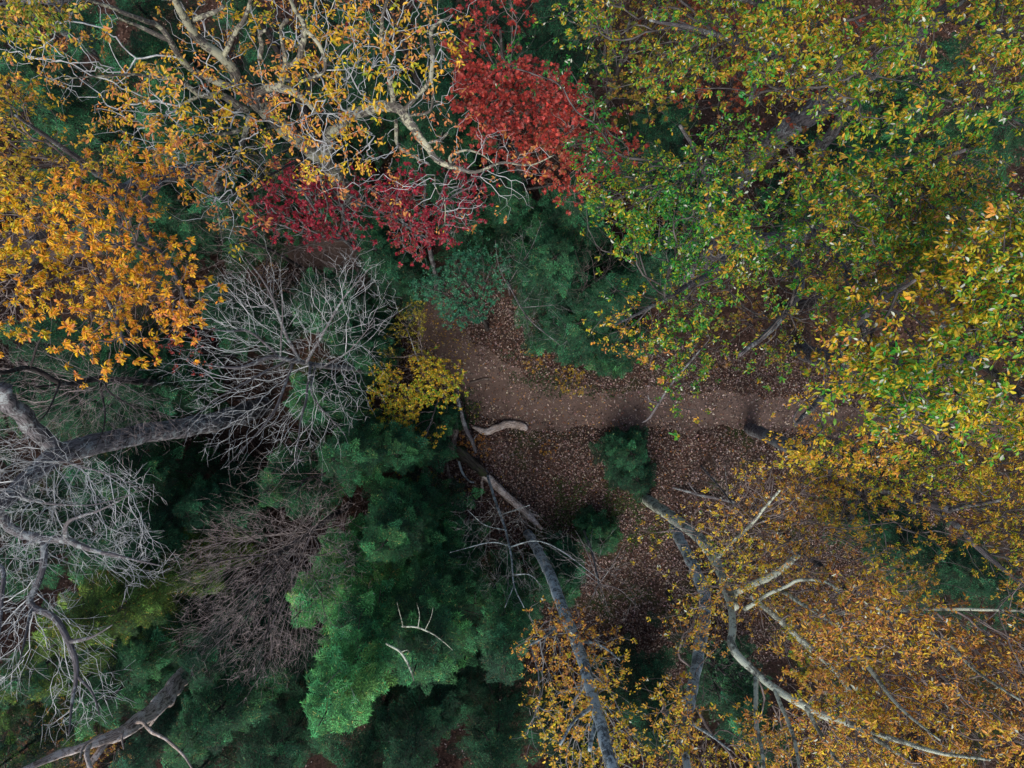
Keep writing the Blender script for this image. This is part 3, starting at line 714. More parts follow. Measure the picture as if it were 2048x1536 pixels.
tree('oak_tree', 'shaded green and gold crown under the bright one at the right edge', 'tree',
     [(1500, 858, 0, .26), (1535, 872, 4, .23), (1580, 892, 8, .22), (1720, 960, 12, .15), (1900, 1020, 15, .08)],
     [[(1580, 892, 8, .1), (1640, 880, 12, .06), (1750, 900, 15, .03)], [(1900, 1020, 15, .05), (2000, 1000, 16.6, .03)], [(1720, 960, 12, .09), (1700, 1040, 14, .05)], [(1850, 1000, 14, .08), (1910, 1050, 14.8, .07), (1965, 1105, 15.2, .06), (2060, 1180, 16, .03)]],
     [dict(poly=[(1600, 900), (1720, 880), (1800, 880), (1950, 880), (2150, 870), (2150, 1180), (2010, 1150), (1950, 1090), (1880, 1060), (1850, 1120), (1700, 1090), (1640, 1040)], n=3495, zlo=12.8, zhi=16.6, pal=YELG, size=0.104, per=5, gap=-.25, cs=2.5, tilt=(.5, 0))],
     GREYB, TW_DRK, seed=10, zmin=9)

tree('oak_tree', 'big orange-brown oak with pale lichened limbs filling the bottom right corner', 'tree',
     [(1290, 996, 0, 0.228), (1320, 1018, 4, 0.205), (1400, 1078, 10.5, 0.152), (1445, 1150, 13.2, 0.122), (1470, 1215, 14.6, 0.091)],
     [[(1440, 1140, 13.4, 0.076), (1465, 1235, 15.2, 0.076), (1464, 1290, 16, 0.084), (1490, 1325, 16.4, 0.084), (1530, 1362, 16.8, 0.076), (1600, 1408, 17.4, 0.068), (1650, 1432, 17.8, 0.065), (1710, 1452, 18.2, 0.053), (1800, 1510, 19, 0.030)],
      [(1512, 1350, 16.6, 0.046), (1511, 1440, 17.6, 0.038), (1527, 1525, 18.4, 0.027), (1530, 1600, 19, 0.015)],
      [(1548, 1375, 17, 0.038), (1585, 1470, 18, 0.034), (1600, 1545, 18.8, 0.023)],
      [(1612, 1412, 17.5, 0.046), (1640, 1465, 18, 0.034), (1680, 1530, 18.8, 0.023)],
      [(1490, 1218, 14.8, 0.053), (1530, 1192, 15.4, 0.038), (1580, 1170, 16, 0.034), (1600, 1160, 16.2, 0.034), (1655, 1165, 16.6, 0.027), (1690, 1200, 17, 0.015)],
      [(1460, 1190, 14, 0.076), (1530, 1155, 14.8, 0.076), (1575, 1130, 15.2, 0.068), (1598, 1108, 15.5, 0.061)],
      [(1560, 1180, 15, 0.046), (1640, 1230, 16.5, 0.046), (1680, 1260, 17, 0.046), (1740, 1340, 17.8, 0.042), (1800, 1415, 18.6, 0.027), (1880, 1480, 19.4, 0.015)],
      [(1500, 1190, 14.6, 0.061), (1610, 1290, 15, 0.068), (1670, 1340, 15.5, 0.061), (1710, 1400, 16, 0.038)],
      [(1640, 1230, 16.5, 0.038), (1750, 1222, 17, 0.034), (1900, 1218, 17.8, 0.027), (2060, 1222, 18.6, 0.015)],
      [(1750, 1222, 17, 0.038), (1880, 1275, 18.2, 0.034), (1950, 1340, 19, 0.023), (2040, 1400, 20, 0.015)],
      [(1430, 1120, 13, 0.053), (1500, 1050, 15, 0.038), (1560, 980, 16.4, 0.023)],
      [(1710, 1452, 18.2, 0.046), (1860, 1500, 19.6, 0.030), (1980, 1520, 20.6, 0.015)]],
     [dict(poly=[(1290, 1050), (1320, 1020), (1400, 1050), (1480, 1010), (1510, 940), (1600, 930), (1680, 990), (1800, 1050), (1850, 1120), (1840, 1200), (1700, 1200), (1640, 1280), (1560, 1300), (1480, 1260), (1420, 1280), (1360, 1240), (1400, 1160), (1340, 1110)],
           n=3035, zlo=13.6, zhi=16.8, pal=OAKO, size=0.092, per=4.2, gap=-.2, gs=1.2, cs=2.5, pale=.05, wid=.42, droop=.35),
      dict(poly=[(1640, 1240), (1720, 1170), (1850, 1180), (1900, 1220), (1980, 1200), (2040, 1160), (2150, 1160), (2150, 1640), (1850, 1640), (1700, 1520), (1640, 1420), (1600, 1340)],
           n=3400, zlo=15.6, zhi=19.0, bough=.12, fill=True, pal=OAKO[1:] + [(.55, .36, .04)], size=0.111, per=5, gap=-.32, cs=3, pale=.04, wid=.42, tilt=(.6, .8)),
      dict(poly=[(1480, 1440), (1600, 1400), (1700, 1480), (1850, 1540), (1850, 1640), (1480, 1640)], n=956, zlo=16, zhi=18.4, pal=OAKO, size=0.104, per=4.5, gap=0, pale=.04, wid=.42)],
     PALEB, TW_BRN, seed=11, zmin=8)

tree('oak_tree', 'slim pale-stemmed orange oak rising straight down the picture between the dark hemlock gaps', 'tree',
     [(1345, 1050, 0, .22), (1405, 1180, 7, .19), (1398, 1300, 11.5, .15), (1380, 1400, 14.5, .12), (1370, 1480, 16, .09), (1380, 1580, 17.5, .06)],
     [[(1382, 1390, 14.4, .04), (1350, 1410, 15.4, .03), (1320, 1450, 16, .015)], [(1376, 1440, 15.4, .04), (1420, 1470, 16.4, .03), (1460, 1500, 17, .015)]],
     [dict(poly=[(1330, 1370), (1365, 1360), (1400, 1410), (1400, 1450), (1480, 1450), (1540, 1500), (1600, 1640), (1320, 1640), (1330, 1500), (1320, 1430)], n=1140, zlo=15, zhi=17.8, pal=OAKO, size=0.100, per=4.5, gap=-.25, wid=.45, pale=.04),
      dict(poly=[(1345, 1240), (1370, 1200), (1420, 1210), (1430, 1290), (1390, 1310), (1355, 1280)], n=220, zlo=13, zhi=15, pal=OAKO[2:], size=0.089, per=3.5, gap=-.2, pale=.06)],
     BLUEB, TW_BRN, seed=12, zmin=8)

tree('oak_tree', 'narrow orange oak with blotched blue-grey trunk at the bottom centre', 'tree',
     [(1054, 1066, 0, .20), (1072, 1096, 3.5, .18), (1100, 1150, 7.5, .165), (1130, 1230, 11, .15), (1163, 1310, 13.5, .13), (1190, 1410, 15.5, .115), (1215, 1500, 16.9, .11), (1240, 1600, 18, .08)],
     [[(1130, 1230, 11, .05), (1100, 1265, 12.6, .035), (1060, 1290, 13.6, .02)], [(1150, 1280, 12.5, .05), (1200, 1290, 13.8, .03), (1240, 1320, 14.6, .015)], [(1190, 1410, 15.5, .05), (1150, 1440, 16.4, .03), (1120, 1490, 17, .02)],
      [(1175, 1360, 14.6, .05), (1190, 1430, 15.8, .05), (1180, 1500, 16.8, .04)]],
     [dict(poly=[(1065, 1240), (1100, 1220), (1130, 1240), (1180, 1235), (1210, 1265), (1245, 1300), (1252, 1350), (1215, 1380), (1170, 1370), (1110, 1390), (1062, 1375), (1080, 1330), (1030, 1310)], n=607, zlo=12, zhi=14.8, pal=OAKO[1:], size=0.107, per=3.6, bough=-.3, gap=-.4, tpl=L_OAK, wid=.55, pale=.01),
      dict(poly=[(1100, 1370), (1215, 1370), (1240, 1440), (1285, 1500), (1300, 1640), (1150, 1640), (1120, 1500), (1070, 1440)], n=1030, zlo=13.4, zhi=16.8, pal=OAKO[:6], size=0.100, per=4.2, bough=-.3, gap=-.4, tpl=L_OAK, wid=.55, pale=.01)],
     BLUEB, TW_GREY, seed=13, zmin=8)

# lower storey on the right
tree('maple_tree', 'rust-red maple half hidden under the green top right crown', 'tree',
     [(1380, 330, 0, .16), (1450, 220, 7, .11), (1500, 130, 10.5, .06), (1520, 60, 12, .03)], [[(1450, 220, 7, .06), (1560, 200, 10, .03), (1620, 190, 11, .015)], [(1480, 170, 9, .05), (1380, 100, 11, .02)]],
     [dict(poly=[(1300, -60), (1700, -60), (1720, 130), (1640, 250), (1560, 210), (1500, 220), (1430, 210), (1380, 200), (1340, 190), (1320, 60)], n=1265, zlo=9, zhi=12.4, pal=RUST, size=.13, per=4.5, gap=-.5, tpl=L_MAPLE, wid=.8, droop=.25)],
     DARKB, TW_DRK, seed=14, zmin=5)
tree('maple_tree', 'small-leaved olive maple at the top between the red maple and the green crown', 'tree',
     [(1160, 420, 0, .15), (1200, 250, 8, .1), (1240, 130, 11.5, .06), (1260, 40, 13, .03)], [[(1215, 200, 9.5, .05), (1320, 160, 12, .02)], [(1240, 130, 11.5, .05), (1320, 40, 13, .02)]],
     [dict(poly=[(1170, 0), (1180, -60), (1400, -60), (1440, 100), (1430, 200), (1380, 250), (1300, 270), (1230, 250), (1175, 190), (1180, 100)], n=919, zlo=10.5, zhi=13.4, pal=OLIVE, size=.10, per=5, gap=-.4, tpl=L_MAPLE, wid=.75, droop=.2)],
     DARKB, TW_DRK, seed=15, zmin=6)
tree('maple_tree', 'muted olive brown understorey crown seen through gaps of the broad green hickory', 'tree',
     [(1560, 620, 0, .2), (1640, 600, 7, .14), (1740, 560, 10.5, .08), (1830, 530, 12.4, .04)], [[(1640, 600, 7, .08), (1600, 500, 10.5, .04), (1560, 400, 12, .02)], [(1700, 580, 9, .07), (1720, 720, 11.4, .03)], [(1650, 590, 8, .05), (1500, 640, 10.6, .02)]],
     [dict(poly=[(1360, 560), (1300, 430), (1400, 330), (1560, 340), (1640, 400), (1740, 380), (1900, 340), (2000, 450), (1900, 640), (1760, 760), (1600, 700), (1480, 690), (1380, 680)], n=1724, zlo=9.5, zhi=12.8, pal=OLIVE + [(.16, .09, .03)], size=.13, per=4.5, gap=-.4, droop=.3, wid=.6)],
     DARKB, TW_DRK, seed=16, zmin=5)
tree('maple_tree', 'low yellow-green maple glimpsed between two bare trunks in the lower right oak', 'tree',
     [(1500, 1130, 0, .12), (1580, 1230, 5.5, .08), (1650, 1310, 8.5, .05), (1680, 1350, 9.6, .02)], [[(1640, 1300, 8, .04), (1620, 1390, 9.5, .02)]],
     [dict(poly=[(1590, 1250), (1650, 1230), (1720, 1280), (1760, 1360), (1740, 1440), (1660, 1430), (1610, 1370)], n=379, zlo=8.5, zhi=10.2, pal=YELG[:4], size=.13, per=5, gap=-.6, tpl=L_MAPLE, wid=.75)],
     DARKB, TW_DRK, seed=17, zmin=5)
tree('maple_tree', 'dull brown understorey maple below the orange oak in the lower right', 'tree',
     [(1500, 1020, 0, .14), (1640, 1130, 7, .09), (1740, 1230, 10.5, .05)], [[(1640, 1130, 7, .05), (1560, 1150, 9.6, .02)], [(1720, 1210, 10, .04), (1850, 1320, 12.5, .02)], [(1700, 1190, 9.6, .04), (1640, 1400, 12, .02)]],
     [dict(poly=[(1440, 1100), (1600, 1030), (1800, 1100), (1850, 1180), (2100, 1250), (2100, 1600), (1700, 1600), (1560, 1420), (1640, 1240), (1500, 1220)], n=1724, zlo=9.5, zhi=13.4, pal=[(.09, .10, .02), (.20, .13, .02), (.26, .12, .03), (.18, .07, .03)], size=.13, per=4.5, gap=-.35, droop=.3, wid=.55)],
     DARKB, TW_DRK, seed=18, zmin=5)

# red maples
tree('maple_tree', 'tall coral-red maple at the top centre beside the green hickory', 'tree',
     [(1040, 480, 0, .17), (1040, 350, 6, .12), (1030, 250, 9.5, .08), (1010, 150, 12, .05), (1000, 60, 13.4, .03)],
     [[(1040, 350, 6, .07), (1120, 300, 10, .04), (1190, 280, 11.5, .02)], [(1038, 300, 8, .06), (980, 260, 11, .03), (940, 220, 12, .015)], [(1030, 250, 9.5, .05), (1100, 190, 12, .02)], [(1045, 380, 5, .05), (1120, 370, 8.5, .025), (1160, 390, 9.5, .012)], [(1010, 150, 12, .03), (950, 100, 13, .015)]],
     [dict(poly=[(905, 110), (935, 60), (950, 130), (1010, 110), (1050, 130), (1110, 150), (1170, 200), (1170, 250), (1120, 260), (1080, 240), (1020, 270), (960, 270), (915, 220), (920, 170), (900, 140)], n=977, zlo=11, zhi=13.2, pal=CORAL[:4], size=.125, per=7, bough=-.35, gap=-.6, tpl=L_MAPLE, wid=.8, droop=.25),
      dict(poly=[(960, 270), (1020, 270), (1080, 240), (1170, 230), (1240, 225), (1275, 270), (1265, 320), (1220, 350), (1180, 350), (1170, 400), (1120, 400), (1090, 360), (1000, 320), (960, 310)], n=713, zlo=9.2, zhi=11.6, pal=CORAL, size=.115, per=6, bough=-.35, gap=-.35, tpl=L_MAPLE, wid=.8, droop=.25),
      dict(poly=[(910, 60), (930, 0), (950, -60), (1040, -60), (1060, 30), (1065, 60), (990, 60), (940, 100)], n=195, zlo=11.6, zhi=13.6, pal=CORAL[:3], size=.13, per=3, bough=-.35, gap=-.1, tpl=L_MAPLE, wid=.75, droop=.25)],
     DARKB, TW_BRN, seed=20, zmin=4)
tree('maple_tree', 'left crimson maple of the pair below the bare oak limbs', 'tree',
     [(760, 540, 0, .12), (690, 480, 5, .08), (640, 430, 8, .05), (610, 390, 9.5, .03)], [[(690, 480, 5, .04), (620, 470, 8, .02), (560, 450, 9, .012)], [(680, 470, 5.5, .04), (690, 400, 9, .02)]],
     [dict(poly=[(500, 430), (535, 370), (590, 338), (640, 345), (690, 375), (710, 420), (720, 470), (680, 480), (655, 500), (620, 480), (590, 470), (540, 465)], n=713, zlo=7.6, zhi=9.8, pal=CRIM, size=.105, per=6.5, bough=-.35, gap=-.5, tpl=L_MAPLE, wid=.8, droop=.25),
      dict(poly=[(700, 360), (790, 350), (790, 430), (730, 460), (690, 430)], n=149, zlo=7, zhi=9.4, pal=CRIM, size=.10, per=3, bough=-.35, gap=-.1, tpl=L_MAPLE, wid=.8)],
     GREYB, TW_GREY, seed=21, zmin=4, rtip=.006)
tree('maple_tree', 'right crimson maple of the pair, thin grey twigs showing through its leaves', 'tree',
     [(880, 590, 0, .11), (860, 500, 5, .08), (850, 420, 8.5, .05), (850, 360, 10.4, .03)], [[(858, 490, 5.4, .04), (800, 440, 8.6, .02), (770, 400, 9.8, .012)], [(852, 430, 8, .04), (910, 390, 10, .02), (950, 370, 10.6, .012)], [(860, 480, 6, .03), (700, 390, 9.6, .018), (690, 385, 9.8, .012)]],
     [dict(poly=[(755, 380), (800, 335), (850, 325), (920, 335), (955, 360), (962, 405), (930, 440), (905, 480), (870, 490), (850, 515), (810, 505), (785, 470), (770, 430)], n=873, zlo=8.4, zhi=10.8, pal=CRIM, size=.10, per=5, bough=-.35, gap=-.4, tpl=L_MAPLE, wid=.8, droop=.25, rtip=.007)],
     GREYB, TW_GREY, seed=22, zmin=4, rtip=.006)
tree('maple_tree', 'deep red maple showing behind the pale oak twigs at the top edge', 'tree',
     [(900, 380, 0, .14), (840, 180, 7, .09), (790, 40, 10.5, .05), (770, -40, 12, .03)], [[(820, 120, 9, .04), (740, 20, 11, .015)]],
     [dict(poly=[(690, 10), (700, -70), (960, -70), (940, 10), (880, 20), (800, -5), (760, 20)], n=229, zlo=9.5, zhi=12, pal=CRIM, size=.12, per=4, gap=-.2, tpl=L_MAPLE, wid=.8)],
     DARKB, TW_DRK, seed=23, zmin=5)
tree('maple_sapling', 'little red-leaved sapling between the golden oak and the pale bare tree', 'sapling',
     [(520, 720, 0, .05), (430, 705, 6, .035), (370, 700, 9, .02)], [[(430, 705, 6, .02), (400, 680, 8.6, .012)]],
     [dict(poly=[(318, 700), (340, 670), (400, 665), (405, 690), (390, 725), (340, 722)], n=69, zlo=8.4, zhi=9.8, pal=CORAL, size=.10, per=2.4, gap=-.6, tpl=L_MAPLE, wid=.8)], DARKB, TW_BRN, seed=24, zmin=4)

# small yellow trees and saplings by the path
tree('maple_sapling', 'yellow-green young maple leaning over the path junction', 'sapling',
     [(900, 800, 0, .07), (880, 790, 2.5, .05), (850, 785, 4, .035), (820, 775, 5, .02)], [[(880, 790, 2.5, .03), (860, 850, 4, .02), (845, 890, 4.6, .01)], [(870, 788, 3, .03), (840, 730, 4.2, .015), (815, 660, 4.6, .01)], [(885, 792, 2.6, .02), (905, 760, 4, .01)]],
     [dict(poly=[(742, 785), (760, 745), (800, 730), (850, 720), (900, 718), (925, 760), (912, 795), (880, 800), (870, 830), (885, 850), (860, 880), (830, 900), (805, 880), (790, 850), (760, 845), (765, 815)], n=1035, zlo=3.6, zhi=5.4, pal=[(.06, .22, .015), (.20, .27, .012), (.40, .32, .012), (.58, .34, .02), (.40, .20, .03)], size=.115, per=4.6, bough=-.1, gap=-.5, tpl=L_OVAL, wid=.6, droop=.15, edge=11, bf=.5),
      dict(poly=[(770, 720), (765, 680), (800, 620), (840, 600), (850, 640), (840, 700), (860, 722)], n=420, zlo=3, zhi=4.8, pal=[(.10, .16, .02), (.26, .24, .02), (.32, .26, .03)], size=.10, per=2.8, gap=-.2, tpl=L_OVAL, wid=.6, edge=5)],
     GREYB, TW_BRN, seed=30, zmin=2, rtip=.004, step=.12, tsides=3)
def sapling(label, cx, cy, r, h, n, pal, seed, name='sapling', size=.09, cat='sapling', bark=DARKB):
    g = rs(seed); poly = [(cx + r * (.75 + .5 * g.rand()) * math.cos(a), cy + r * (.75 + .5 * g.rand()) * math.sin(a)) for a in np.linspace(0, 6.28, 11)[:-1]]
    k = H / (H - h); bx, by = 1024 + (cx - 1024) / k, 768 + (cy - 768) / k
    return tree(name, label, cat, [(bx, by, 0, .02 + .01 * h), (bx * .4 + cx * .6, by * .4 + cy * .6, h * .55, .012 + .006 * h), (cx, cy, h, .008)],
                [[(bx * .5 + cx * .5, by * .5 + cy * .5, h * .5, .014), (cx + (-1) ** k_ * r * .5, cy + (k_ - 1) * r * .5, h * .9, .007)] for k_ in range(3)],
                [dict(poly=poly, n=n, zlo=h * .55, zhi=h * 1.05, pal=pal, size=size, per=3.4, gap=-.6, tpl=L_OVAL, wid=.6, droop=.15, edge=4)], bark, TW_BRN, seed=seed, zmin=h * .3, rtip=.004, step=.12, tsides=3)
YS = [(.16, .22, .02), (.36, .28, .02), (.44, .24, .03), (.30, .13, .03)]
OS = [(.34, .20, .02), (.40, .17, .03), (.24, .08, .03)]
sapling('round golden sapling on the upper verge of the path', 1141, 762, 32, 1.8, 130, YS, 31)
sapling('small yellow seedling beside the upper verge under the hemlocks', 1065, 716, 24, 1.2, 60, YS, 32, name='seedling', cat='seedling')
sapling('orange seedling between the thin grey log and the pale log', 958, 892, 22, .9, 60, OS, 33, name='seedling', cat='seedling')
sapling('orange seedling touching the foot of the thin grey log', 927, 882, 12, .8, 24, OS, 34, name='seedling', cat='seedling', size=.08)
sapling('tiny orange seedling alone in the leaf litter below the path', 1100, 898, 16, .6, 26, OS, 35, name='seedling', cat='seedling')
sapling('thin yellow sapling left of the mossy trunk above the dark gully', 838, 932, 44, 2.2, 90, YS, 36)
sapling('yellow seedling at the left foot of the pale diagonal log', 925, 978, 22, .8, 20, YS, 37, name='seedling', cat='seedling', size=.08)
sapling('small green seedling on the bank above the curved log', 950, 822, 12, .5, 22, [(.06, .16, .02), (.3, .24, .02)], 38, name='seedling', cat='seedling', size=.07)
sapling('dull yellow sapling above the left crimson maple', 548, 318, 42, 8.0, 170, [(.08, .10, .015), (.18, .16, .02), (.24, .17, .02)], 39)
sapling('faint rusty sapling below the hemlock at the lower end of the clearing', 905, 1105, 36, 2.5, 90, [(.16, .06, .02), (.26, .12, .02), (.07, .06, .015)], 40)
sapling('brown-yellow sapling among the bare twigs under the top of the pale bare tree', 545, 555, 30, 6.5, 60, [(.22, .12, .03), (.14, .08, .02)], 45)
sapling('orange brush under the dead snag at the bottom left corner', 90, 1500, 110, 8.5, 420, [(.16, .16, .02), (.34, .2, .03), (.36, .14, .04)], 46, name='brush', cat='bush')
sapling('mixed yellow brush right of the snag at the bottom left', 215, 1515, 55, 8, 170, [(.28, .2, .02), (.34, .14, .03)], 47, name='brush', cat='bush')

# glossy broadleaf evergreen
tree('holly_tree', 'bluish green broad-leaved evergreen above the bend of the path', 'evergreen tree',
     [(975, 660, 0, .10), (960, 620, 3.5, .07), (945, 585, 5.5, .05), (930, 560, 6.6, .02)], [[(960, 620, 3.5, .04), (900, 590, 6, .02), (850, 575, 6.6, .01)], [(955, 605, 4.4, .04), (985, 530, 6.6, .015)], [(965, 640, 2.5, .03), (930, 640, 5, .012)]],
     [dict(poly=[(820, 575), (840, 555), (880, 545), (900, 515), (935, 500), (960, 478), (1000, 500), (1022, 540), (1005, 575), (985, 600), (960, 640), (925, 652), (890, 645), (880, 610), (840, 600)], n=1150, zlo=4.8, zhi=7.2, pal=TEAL, size=.12, per=5.2, bough=-.6, gap=-.8, tpl=L_OVAL, wid=.5, droop=.1, edge=6, cs=1.2)],
     DARKB, TW_DRK, seed=50, zmin=2, tsides=3)
tree('holly_tree', 'dark small-leaved evergreen in the gap beside the slim pale-stemmed oak', 'evergreen tree',
     [(1330, 1180, 0, .1), (1400, 1290, 5, .06), (1450, 1350, 7.4, .03)], [[(1400, 1290, 5, .03), (1440, 1400, 7.6, .015)]],
     [dict(poly=[(1395, 1310), (1440, 1290), (1500, 1310), (1530, 1380), (1480, 1430), (1420, 1440), (1385, 1380)], n=482, zlo=6, zhi=8, pal=[(.015, .06, .03), (.03, .11, .04)], size=.10, per=5, gap=-.7, tpl=L_OVAL, wid=.6)], DARKB, TW_DRK, seed=51, zmin=4)

# ---------------------------------------------------------------- bare trees
def bare(label, trunk, limbs, crowns, bark, twig, seed, rtip, bf=.3, zmin=6, name='bare_tree', **k):
    k = dict(dict(step=.2, jit=.018, ex=.37, tsides=3, wob=.15, sides=10), **k)
    rtip *= .50
    return tree(name, label, 'bare tree' if name != 'dead_snag' else 'dead tree', trunk, limbs, crowns, bark, twig, seed=seed, bf=bf, rtip=rtip, zmin=zmin, **k)

#b1
bare('pale grey bare tree with radiating branches left of the yellow sapling',
     [(780, 745, 0, .13), (700, 737, 5, .10), (640, 731, 8, .085), (590, 722, 9.8, .07), (540, 714, 10.8, .06), (480, 735, 11.6, .045), (410, 730, 12.4, .02)],
     [[(600, 724, 9.6, .055), (568, 660, 10.6, .045), (535, 575, 12, .028), (490, 515, 13, .01)], [(612, 726, 9.3, .05), (650, 660, 10.6, .035), (685, 600, 11.8, .022), (745, 530, 13, .01)],
      [(560, 716, 10.4, .04), (500, 665, 11.2, .035), (450, 662, 12, .025), (370, 650, 13, .01)], [(585, 725, 9.8, .045), (560, 800, 11, .035), (520, 860, 11.8, .022), (450, 935, 12.6, .008)],
      [(622, 730, 9, .05), (612, 800, 10.6, .035), (600, 850, 11.4, .022), (592, 930, 12.4, .008)], [(630, 731, 8.6, .04), (625, 790, 10.4, .025), (690, 870, 11.8, .008)], [(650, 732, 8, .035), (700, 700, 10, .02), (750, 640, 11.4, .008)],
      [(575, 720, 10, .04), (500, 760, 11.4, .028), (430, 800, 12.4, .015), (370, 850, 13, .007)], [(560, 718, 10.4, .03), (565, 620, 11.8, .02), (560, 540, 13, .008)]],
     [dict(poly=[(430, 540), (490, 500), (560, 560), (640, 540), (745, 515), (790, 600), (755, 700), (735, 790), (700, 880), (620, 900), (590, 945), (500, 900), (450, 935), (420, 860), (370, 850), (400, 790), (310, 735), (370, 650), (420, 620)], n=1650, zlo=9.6, zhi=12.6, bf=.45, gap=-1.0, edge=20)],
     GREYB, TW_PALE, 60, .0064)
bare('brown bare tree with a dense broom of whip-like twigs near the lower left centre',
     [(700, 1010, 0, .13), (640, 1050, 5, .10), (585, 1090, 8, .08), (550, 1112, 9.4, .06)],
     [[(552, 1110, 9.2, .03), (480, 1180, 10.6, .018), (400, 1230, 11.6, .009), (352, 1280, 12, .006)], [(550, 1112, 9.2, .03), (500, 1230, 10.6, .018), (430, 1310, 11.6, .008)],
      [(550, 1112, 9.3, .035), (540, 1230, 10.8, .025), (525, 1300, 11.6, .016), (510, 1360, 12, .008)], [(555, 1110, 9, .03), (590, 1210, 10.4, .018), (610, 1290, 11.4, .008)],
      [(550, 1108, 9.3, .03), (450, 1120, 10.6, .018), (360, 1150, 11.6, .008)], [(550, 1105, 9.3, .03), (480, 1060, 10.6, .022), (420, 1020, 11.4, .008)], [(560, 1100, 9, .03), (600, 1050, 10.6, .02), (640, 1000, 11.6, .012), (690, 975, 12.2, .006)],
      [(560, 1105, 9, .03), (640, 1110, 10.4, .018), (700, 1090, 11.4, .008)], [(560, 1110, 9, .025), (630, 1160, 10.4, .015), (650, 1230, 11.4, .008)]],
     [dict(poly=[(340, 1150), (400, 1060), (470, 1000), (560, 1030), (640, 980), (700, 1040), (720, 1130), (670, 1180), (655, 1260), (600, 1330), (520, 1365), (430, 1340), (350, 1300), (370, 1220)], n=2989, zlo=8.6, zhi=11.8, bf=.85, gap=-1.0, edge=22)],
     DARKB, TW_WHIP, 61, .0058, step=.3, jit=.012)
bare('massive grey bare tree whose thick leaning trunk enters from the left edge',
     [(530, 812, 0, .40), (430, 843, 5, .35), (300, 866, 9, .29), (200, 886, 11.5, .27), (125, 906, 13, .24), (60, 952, 14, .19), (20, 992, 15, .17), (-50, 1050, 16, .12)],
     [[(110, 908, 13, .2), (60, 855, 14, .19), (25, 815, 14.8, .18), (8, 775, 15.4, .17)], [(-40, 1000, 15.4, .12), (0, 1035, 15.4, .11), (40, 1065, 15.6, .10), (90, 1078, 15.8, .085), (130, 1082, 16, .07), (190, 1102, 16.6, .04), (260, 1118, 17, .022), (325, 1132, 17.4, .01)],
      [(88, 1078, 15.8, .07), (90, 1120, 16, .065), (75, 1170, 16.2, .06), (62, 1208, 16.4, .065), (105, 1232, 16.6, .06), (138, 1285, 17, .055), (152, 1340, 17.2, .045), (145, 1400, 17.5, .028), (138, 1470, 18, .01)],
      [(140, 1283, 17, .04), (165, 1278, 17.2, .035), (190, 1271, 17.4, .02), (225, 1250, 17.8, .01)], [(150, 1350, 17.2, .03), (185, 1385, 17.6, .02), (200, 1430, 18, .01)],
      [(130, 1082, 16, .05), (136, 1045, 16.6, .035), (200, 1020, 17, .02), (260, 990, 17.6, .008)], [(100, 930, 13.6, .04), (130, 925, 14.6, .03), (220, 950, 15.6, .016), (300, 985, 16.6, .007)],
      [(40, 970, 14.4, .05), (60, 1000, 15.4, .03), (180, 1010, 16.4, .014), (300, 975, 17.4, .006)], [(62, 1208, 16.4, .035), (55, 1250, 16.8, .025), (40, 1320, 17.4, .01)], [(-60, 1150, 16.6, .06), (0, 1130, 16.6, .05), (5, 1200, 17, .035), (-10, 1320, 17.6, .02)]],
     [dict(poly=[(-80, 880), (80, 880), (200, 925), (290, 950), (310, 980), (260, 1010), (330, 1110), (340, 1140), (250, 1170), (160, 1140), (110, 1120), (60, 1160), (-80, 1180)], n=1724, zlo=14.2, zhi=17.2, bf=.45, gap=-.9, edge=16),
      dict(poly=[(-80, 1180), (60, 1160), (130, 1200), (160, 1260), (240, 1240), (200, 1310), (250, 1400), (200, 1440), (140, 1470), (80, 1470), (110, 1380), (110, 1300), (60, 1290), (60, 1380), (-80, 1420)], n=520, zlo=15.6, zhi=18, bf=.45, gap=-.6, edge=10)],
     GREYB, TW_PALE, 62, .0066, zmin=12, sides=16)
bare('brownish bare tree with fanned twigs above the massive leaning trunk',
     [(420, 770, 0, .16), (300, 765, 6, .12), (200, 758, 10, .085), (130, 768, 11.6, .07), (60, 737, 13, .06), (0, 745, 14.2, .05), (-60, 730, 15, .03)],
     [[(215, 760, 9.6, .05), (215, 780, 11, .035), (260, 810, 12, .02), (335, 830, 12.8, .008)], [(130, 766, 11.6, .03), (75, 775, 12.6, .03), (70, 775, 12.7, .02)], [(60, 737, 13, .03), (75, 690, 14, .02), (95, 655, 14.6, .008)], [(200, 758, 10, .04), (210, 840, 11.6, .02), (190, 900, 12.4, .008)], [(120, 765, 12, .03), (90, 830, 13, .016), (30, 880, 13.6, .008)]],
     [dict(poly=[(-60, 720), (60, 690), (160, 720), (230, 740), (330, 810), (370, 850), (330, 880), (230, 890), (140, 880), (30, 900), (-60, 850)], n=1265, zlo=9.6, zhi=13.4, bf=.6, gap=-.9, edge=20)],
     DARKB, TW_WHIP, 63, .0055, zmin=7)
